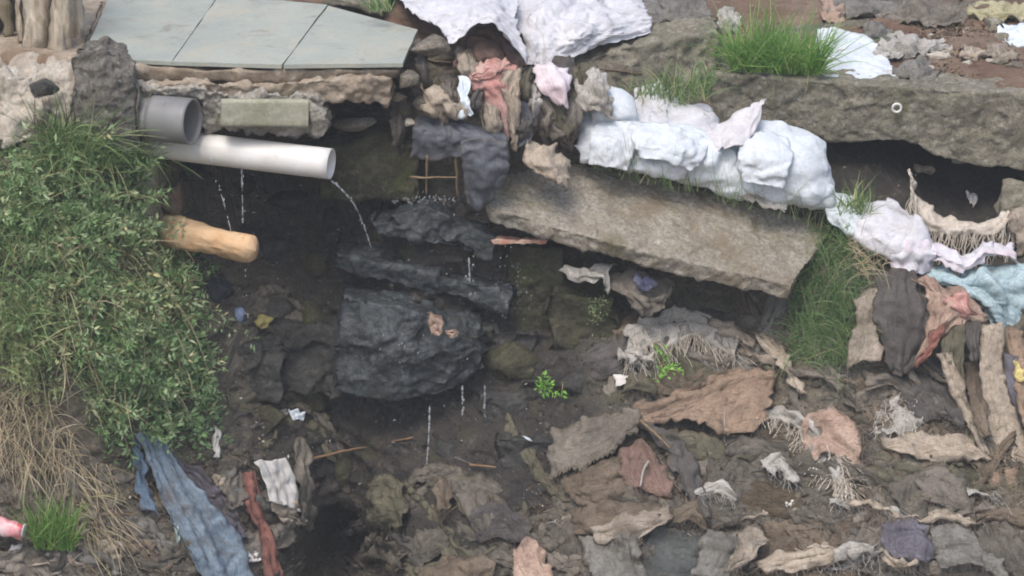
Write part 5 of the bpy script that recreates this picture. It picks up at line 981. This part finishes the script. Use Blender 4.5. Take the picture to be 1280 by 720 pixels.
FRAY = [(1150, 648, 70, .1, TANPALE, 'between the grey brown bundle and the dark heap'), (1010, 690, 75, -.15, TANPALE, 'along the brown soaked sheet'), (1080, 632, 45, .25, DIRTYWHITE, 'below the white fringed rag'), (975, 640, 50, .05, BEIGE, 'on the broad mud soaked sheet'),
        (1190, 610, 55, .35, DIRTYWHITE, 'over the grey brown bundle'), (1230, 690, 60, .5, BEIGE, 'over the dark grey heap'), (1060, 705, 55, -.3, DIRTYWHITE, 'beside the crumpled purple grey cloth'), (900, 570, 60, .15, OLIVE, 'under the broad tan cloth'),
        (760, 650, 60, -.1, BEIGE, 'over the layered brown cloth'), (860, 700, 50, .2, GREY, 'in the green grey folds'), (700, 705, 45, .6, GREYBR, 'beside the grey creased cloth'), (1120, 580, 45, .3, GREYBR, 'under the beige sleeve cloth'), (1020, 470, 40, .5, GREYBR, 'at the foot of the dark grass mass'),
        (930, 440, 40, .3, BEIGE, 'behind the twisted pale rag'), (1170, 505, 60, .9, GREYBR, 'in the shade below the dark grey rag'), (620, 700, 50, -.3, GREYBR, 'beside the faded orange rag')]
for x, y, L, a, mt, lb in FRAY:
    ca, sa = math.cos(a), math.sin(a); bw = rng.uniform(-.25, .25)
    rows = [[(x + ca * L * s - sa * w, y + sa * L * s * .7 + ca * w + bw * L * s * s) for s in (-1, -.3, .35, 1)] for w in (-5, 0, 5)]
    o, P = cloth('frayed_strip', 'frayed ' + HUE.get(id(mt), 'off white') + ' cloth strip lying ' + lb, 'strip', mt, rows, off=.055, fold=.016, fu=1, fv=2, ex=1.03, collide=False, edge=.014, pleat=.01, group='frayed strips on the slope', iters=20)
    strands('threads', mt, P[:, -1][::2], o, (.05, .14), per=2, spread=.08, drop=(ca, -.3, -sa - .2), wid=.0024); strands('threads', mt, resample(P[-1], 22), o, (.03, .08), per=1, spread=.1, drop=(.4, -.3, -.6), wid=.002)
TWIG = wood_mat((150, 130, 104), (112, 94, 72), (86, 72, 56)); TWIG_D = wood_mat((92, 82, 68), (66, 58, 48), (50, 46, 40)); CANE = wood_mat((140, 112, 86), (120, 94, 70), (96, 78, 60))
stick('thin orange brown cane lying across the mud below the wet blocks', 'cane', CANE, [(388, 574), (440, 562), (516, 547)], .006, off=.05)
stick('short brown stick in the trickle beside the stepped stone', 'stick', CANE, [(586, 581), (620, 584)], .006, off=.05)
stick('pale stick leaning against the tan cloth', 'stick', TWIG, [(800, 525), (820, 543), (838, 560)], .007, off=.12)
stick('pale straight stick in the dry grass beside the blue tarpaulin', 'stick', TWIG, [(125, 643), (172, 643)], .005, off=.06)
stick('thin stick standing under the draped plastic sheet', 'stick', TWIG, [(534, 195, .25), (533, 243, .27)], .006, name='prop_stick')
stick('rope wound stick standing under the plastic flap', 'stick', TWIG, [(570, 190, .22), (572, 244, .26)], .009, name='prop_stick')
stick('horizontal stick tied between the two prop sticks', 'stick', TWIG, [(512, 222, .26), (572, 221, .24)], .005, name='prop_stick')
stick('curved white plastic strip on the reddish brown cloth', 'plastic', DIRTYWHITE, [(811, 577), (804, 588), (800, 608)], .006, name='plastic_strip', off=.1)
for wh, poly, k in [('on the muddy slope', [(700, 560), (1280, 560), (1280, 725), (700, 725)], 46), ('under the dry grass', [(0, 600), (330, 560), (360, 720), (0, 720)], 30), ('below the light blue cloth', [(1080, 440), (1230, 440), (1240, 560), (1100, 560)], 14), ('in the mud below the trickle', [(430, 560), (680, 560), (690, 725), (430, 725)], 14)]:
    for (x, y) in region(poly, k):
        a = rng.uniform(-1.1, 1.1); L = rng.uniform(10, 40)
        stick('thin twig lying ' + wh, 'twig', [TWIG, TWIG_D, BEIGE][rng.randint(3)], [(x - math.cos(a) * L, y - math.sin(a) * L * .8), (x, y + rng.uniform(-3, 3)), (x + math.cos(a) * L, y + math.sin(a) * L * .8)], rng.uniform(.002, .0045), name='twig', group='twigs ' + wh, off=.03)
# loose stones on the upper earth
for i, (x, y) in enumerate(region([(1040, 5), (1280, 5), (1280, 96), (1150, 96)], 24)):
    z = float(ground_z((x - 640) * PX)); Y = float(PZ(np.array(x), np.array(y), np.array(z + .01))[1]); s = rng.uniform(.012, .045)
    rock('earth_stone', 'loose stone lying on the bare earth behind the beam', 'stone', [GREY_STONE, CONC_LIGHT, CONC_MOSS][i % 3], x, y, (s * 1.4, s, s * .7), Y=Y, seed=i, group='loose stones on the bare earth')
# litter too small to count
def litter(name, poly, k, mats, size=(.006, .02), off=.012, label=None):
    c = region(poly, k); R = PY(c[:, 0], c[:, 1], surf(c[:, 0], c[:, 1]))
    R[:, 1] = np.where(R[:, 2] < ground_z(R[:, 0]) - .02, bank_y(R[:, 0], R[:, 2]) - rng.uniform(0, off, k), R[:, 1])
    s = rng.uniform(*size, (k, 1)) ; d = unit(rng.normal(size=(k, 3)) * [1, .5, .6]); e = unit(np.cross(d, rng.normal(size=(k, 3)) + [0, 1.5, .6])) * rng.uniform(.2, .7, (k, 1)); h = unit(np.cross(d, e)) * .25
    q = np.stack([R - d * s, R - e * s + h * s, R + d * s * rng.uniform(.7, 1.3, (k, 1)), R + e * s + h * s, R], 1).reshape(-1, 3); b = np.arange(k) * 5
    F = np.concatenate([np.stack([b + i, b + (i + 1) % 4, b + 4], 1) for i in range(4)])
    return tag(mesh_obj(name, q, F, mats, smooth=False, attr=np.repeat(rng.rand(k), 5), origin=R.mean(0)), label, 'litter', kind='stuff')
LIT = leaf_mat('litter', [(0, (60, 54, 46)), (.4, (96, 84, 66)), (.7, (134, 118, 94)), (.92, (150, 138, 118)), (.985, (180, 174, 162)), (1, (205, 202, 196))], rough=.85, trans=.1)
LITD_GLINT = leaf_mat('litter_dark_glint', [(0, (44, 42, 40)), (.5, (70, 64, 54)), (.82, (96, 90, 74)), (.94, (146, 142, 132)), (1, (200, 200, 196))], rough=.6, trans=.05)  # pale end of the ramp paints glints as bright specks
litter('slope_litter', [(680, 540), (980, 500), (1290, 460), (1300, 735), (620, 735)], 3600, LIT, size=(.004, .013), label='fine scraps and leaf litter over the muddy slope')
litter('foot_litter', [(-20, 560), (330, 540), (380, 735), (-20, 735)], 2200, LIT, size=(.004, .014), label='fine scraps and straw under the dry grass')
litter('dark_litter', [(260, 200), (640, 250), (780, 420), (700, 600), (660, 735), (380, 735), (280, 560)], 6500, LITD_GLINT, size=(.003, .009), label='fine black litter with painted glint specks in the wet mud')
litter('slab_litter', [(760, 370), (990, 400), (1000, 520), (760, 520)], 900, LIT, size=(.004, .012), label='fine scraps under the big slab')
litter('earth_litter', [(1040, 3), (1285, 3), (1285, 96), (1150, 96)], 1500, LIT, size=(.005, .018), label='fine scraps and leaves on the bare earth behind the beam')
litter('hollow_litter', [(1050, 190), (1290, 200), (1290, 330), (1060, 280)], 260, LITD_GLINT, size=(.003, .01), label='fine scraps in the dark hollow under the long beam')
# strings
litter_s = tuft('loose_threads', 'loose threads and roots spread over the muddy slope', LIT, [(700, 560), (1280, 480), (1290, 725), (640, 725)], 2600, (.04, .17), (.5, -.25, -.25), .6, (.1, .6), off=.035, w=(.0008, .0018), cat='threads'); litter_s['kind'] = 'stuff'

# ------------------------------------------------------------------ single small things
def lump(name, label, cat, material, px, py, size, off=.03, group=None, seed=1, r=.2):
    c = W([(px, py)], off)[0]; V, F = ICO2; d = 1 + fbm(V * 1.4 + seed * 3.7, 3) * r; return tag(mesh_obj(name, V * d[:, None] * size + c, F, material), label, cat, group)
can = empty('drink_can', W([(14, 660)], .1)[0]); tag(can, 'crushed red and white drink can at the edge of the grass', 'can')
cc = np.array(can.location); d = np.array([.9, -.2, -.12]); d /= np.linalg.norm(d); P = cc + d * np.linspace(-.07, .05, 12)[:, None]
V, F = tube(P, .03, 20); V = V + np.stack([noise(V * 22), noise(V * 22 + 5), noise(V * 22 + 9)], -1) * .014
child('can_body', V, F, plain_mat('can_red', (200, 84, 92), (222, 196, 196), .35, .5, .1, (226, 222, 220), .6, 14), can)
V, F = tube(cc + d * np.array([.049, .054, .056])[:, None], np.array([.028, .027, .022]), 20); child('can_end', V, F, plain_mat('can_end', (206, 204, 202), (180, 178, 176), .3, .6), can)
lump('red_ball', 'faded red plastic lump at the foot of the split wood fence', 'plastic', plain_mat('redp', (214, 92, 102), (196, 70, 84), .5, .4, .1), 4, 53, np.array([.04, .04, .04]), off=.02)
lump('blue_lump', 'small crumpled blue plastic ball on the dark mud below the tapered log', 'plastic', plain_mat('bluep', (120, 140, 176), (160, 172, 196), .4, .5, .3), 299, 393, np.array([.024, .02, .032]), off=.05)
cloth('yellow_leaf', 'yellow withered leaf on the dark mud beside the blue ball', 'leaf', cloth_mat((190, 178, 96), (168, 150, 78), (120, 104, 60), .3), [[(318, 402), (332, 396), (348, 398)], [(320, 408), (334, 410), (344, 402)]], off=.06, fold=.012)
cloth('yellow_scrap', 'yellow plastic scrap behind the long tan canvas strip', 'plastic', cloth_mat((226, 206, 120), (206, 180, 96), (120, 104, 60), .2), [[(1264, 452), (1290, 450)], [(1268, 474), (1290, 476)]], off=.12, fold=.012)
for i, (x, y, w, h, mt, lb) in enumerate([(372, 518, 10, 6, BLUEWHITE, 'pale blue scrap in the dark mud above the white paper'), (350, 516, 9, 5, DIRTYWHITE, 'greyish scrap in the dark mud above the white paper'), (272, 555, 5, 18, PAPER, 'yellowish leaf strip hanging below the bush'), (275, 600, 9, 8, TANPALE, 'pale scrap beside the blue tarpaulin'),
        (318, 695, 9, 6, PAPER, 'white scrap beside the foot of the red rag'), (545, 405, 9, 12, ORANGE, 'pinkish scrap stuck on the largest wet block'), (565, 415, 8, 5, ORANGE, 'small pink scrap stuck on the largest wet block'), (222, 665, 4, 12, cloth_mat((170, 196, 190), (150, 176, 172), (100, 96, 86), .2), 'pale green plastic shard in the mud beside the blue tarpaulin'),
        (1020, 590, 5, 4, PAPER, 'tiny white scrap on the mud beside the fringed rag'), (985, 628, 7, 5, PAPER, 'white scrap on the brown mud caked sheet'), (862, 610, 5, 8, PAPER, 'white scrap on the black strip'), (1195, 192, 8, 12, DIRTYWHITE, 'pale roots hanging from the long mossy beam'), (1215, 246, 6, 8, PAPER, 'white scrap in the dark hollow under the long beam'), (1155, 212, 12, 5, BEIGE, 'pale chip in the dark hollow beside the fringed cloth'),
        (780, 476, 14, 6, PAPER, 'white shreds at the top of the tan cloth'), (800, 440, 10, 8, DIRTYWHITE, 'white shreds beside the green weed'), (600, 452, 5, 6, PAPER, 'white foam fleck beside the largest wet block'), (655, 549, 8, 4, BLUEWHITE, 'shiny wet scrap on the stepped stone'), (980, 690, 12, 7, TANPALE, 'curled tan scrap at the bottom of the slope'), (100, 665, 8, 5, TANPALE, 'tan scrap at the foot of the green tuft')]):
    Yb = .08 if 'largest wet block' in lb and 'stuck' in lb else None
    g = (lambda a, b: (a, b, Yb)) if Yb is not None else (lambda a, b: (a, b))
    cloth('scrap', lb, 'scrap', mt, [[g(x - w, y - h), g(x + w * .8, y - h * .8)], [g(x - w * .9, y), g(x + w, y)], [g(x - w * .6, y + h), g(x + w * .9, y + h)]], off=.05, fold=.012, collide=False, edge=.008, iters=15, group='small pale scraps')

# ------------------------------------------------------------------ water
def water_mat():
    t = NT('water'); t.b.inputs['Base Color'].default_value = (.85, .88, .9, 1); t.b.inputs['Roughness'].default_value = .12
    t.b.inputs['Transmission Weight'].default_value = .75; t.b.inputs['IOR'].default_value = 1.33; return t.m
WATER = water_mat()
def drops(centers, sizes):
    V0, F0 = ICO1; Vs = np.concatenate([c + V0 * s for c, s in zip(centers, sizes)]); Fs = np.concatenate([F0 + i * len(V0) for i in range(len(centers))]); return Vs, Fs
def trickle(label, pts, r, nd, spread=.004, broken=.5):
    P = catmull(W(pts), np.linspace(0, 1, 60)); Vs, Fs, q = [], [], 0; i = 0
    while i < 56:
        k = rng.randint(5, 14)
        if rng.rand() > broken:
            seg = P[i:i + k]
            if len(seg) > 3:
                V, F = tube(seg, r * (np.sin(np.linspace(.25, 2.9, len(seg))) ** .5) * rng.uniform(.6, 1.1), 6); Vs.append(V); Fs += [tuple(j + q for j in f) for f in F]; q += len(V)
        i += k
    j = rng.randint(0, 60, nd); V, F = drops(P[j] + rng.normal(size=(nd, 3)) * spread, rng.uniform(.4, 1.3, (nd, 1)) * r * np.array([[.8, .8, 1.4]])); Vs.append(V); Fs += [tuple(int(a) + q for a in f) for f in F]
    return tag(mesh_obj('water_trickle', np.concatenate(Vs), Fs, WATER), label, 'water', 'water trickling down the wet stones', 'stuff')
trickle('arc of water pouring from the end of the white pipe', [(414, 226, .04), (428, 238, .06), (444, 258, .1), (456, 285, .16), (464, 310, .2)], .0052, 8, .003, .0)
trickle('thin trickle falling from under the grey pipe collar', [(262, 196, .1), (270, 222, .1), (280, 255, .1), (288, 286, .1)], .0042, 14, .003, .35)
trickle('thin dripping thread hanging from the middle of the white pipe', [(302, 210, .12), (303, 250, .12), (304, 300, .12)], .0035, 10, .003, .2)
trickle('drops falling below the tapered tan orange log', [(306, 335, .05), (307, 365, .05), (308, 395, .05)], .0035, 12, .006, .9)
trickle('trickle running off the slanting wet slab', [(586, 322, .2), (587, 345, .2), (588, 375, .2)], .0045, 14, .01, .5)
trickle('trickle falling below the largest wet block beside the cane', [(537, 508, .05), (536, 545, .03), (533, 590, .0), (534, 640, -.05)], .0042, 12, .004, .12)
trickle('pair of thin trickles falling under the largest wet block', [(578, 482, .1), (578, 500, .1), (578, 520, .09)], .004, 8, .004, .2)
trickle('short trickle beside the pair under the largest wet block', [(606, 482, .12), (606, 500, .12), (605, 522, .12)], .004, 8, .004, .3)
def splash(label, c, n, sp):
    C_ = W([c])[0] + rng.normal(size=(n, 3)) * np.array(sp); C_[:, 1] = W([c])[0][1] + rng.normal(size=n) * .01
    V, F = drops(C_, rng.uniform(.001, .003, (n, 1)) * np.array([[.8, .8, 1.8]])); return tag(mesh_obj('water_splash', V, F, WATER), label, 'water', 'water splashes on the wet stones', 'stuff')
splash('white splashes of water along the top of the uppermost wet block', (540, 250, .22), 90, (.09, .01, .012))
splash('splashing drops at the right end of the slanting wet slab', (640, 360, .22), 70, (.05, .01, .07))
splash('splashing drops below the largest wet block', (536, 635, -.06), 60, (.03, .01, .03))
splash('fine drops on the face of the largest wet block', (500, 440, .04), 26, (.12, .01, .08))

# ------------------------------------------------------------------ even haze volume, added to lift the blacks
V = np.array([[x, y, z] for x in (-27, 27) for y in (-27, 29) for z in (-3.4, 5.2)])
hz = mesh_obj('haze', V, [(0, 1, 3, 2), (4, 6, 7, 5), (0, 4, 5, 1), (2, 3, 7, 6), (1, 5, 7, 3), (0, 2, 6, 4)], bpy.data.materials.new('haze'), smooth=False, origin=np.zeros(3))
hm = hz.data.materials[0]; hm.use_nodes = True; hn = hm.node_tree.nodes; hn.remove(hn['Principled BSDF'])
pv = hn.new('ShaderNodeVolumePrincipled'); pv.inputs['Color'].default_value = (.9, .93, .95, 1); pv.inputs['Density'].default_value = .0036
hm.node_tree.links.new(pv.outputs[0], hn['Material Output'].inputs['Volume']); tag(hz, 'thin even haze volume added to lift the dark tones', 'haze', kind='stuff')
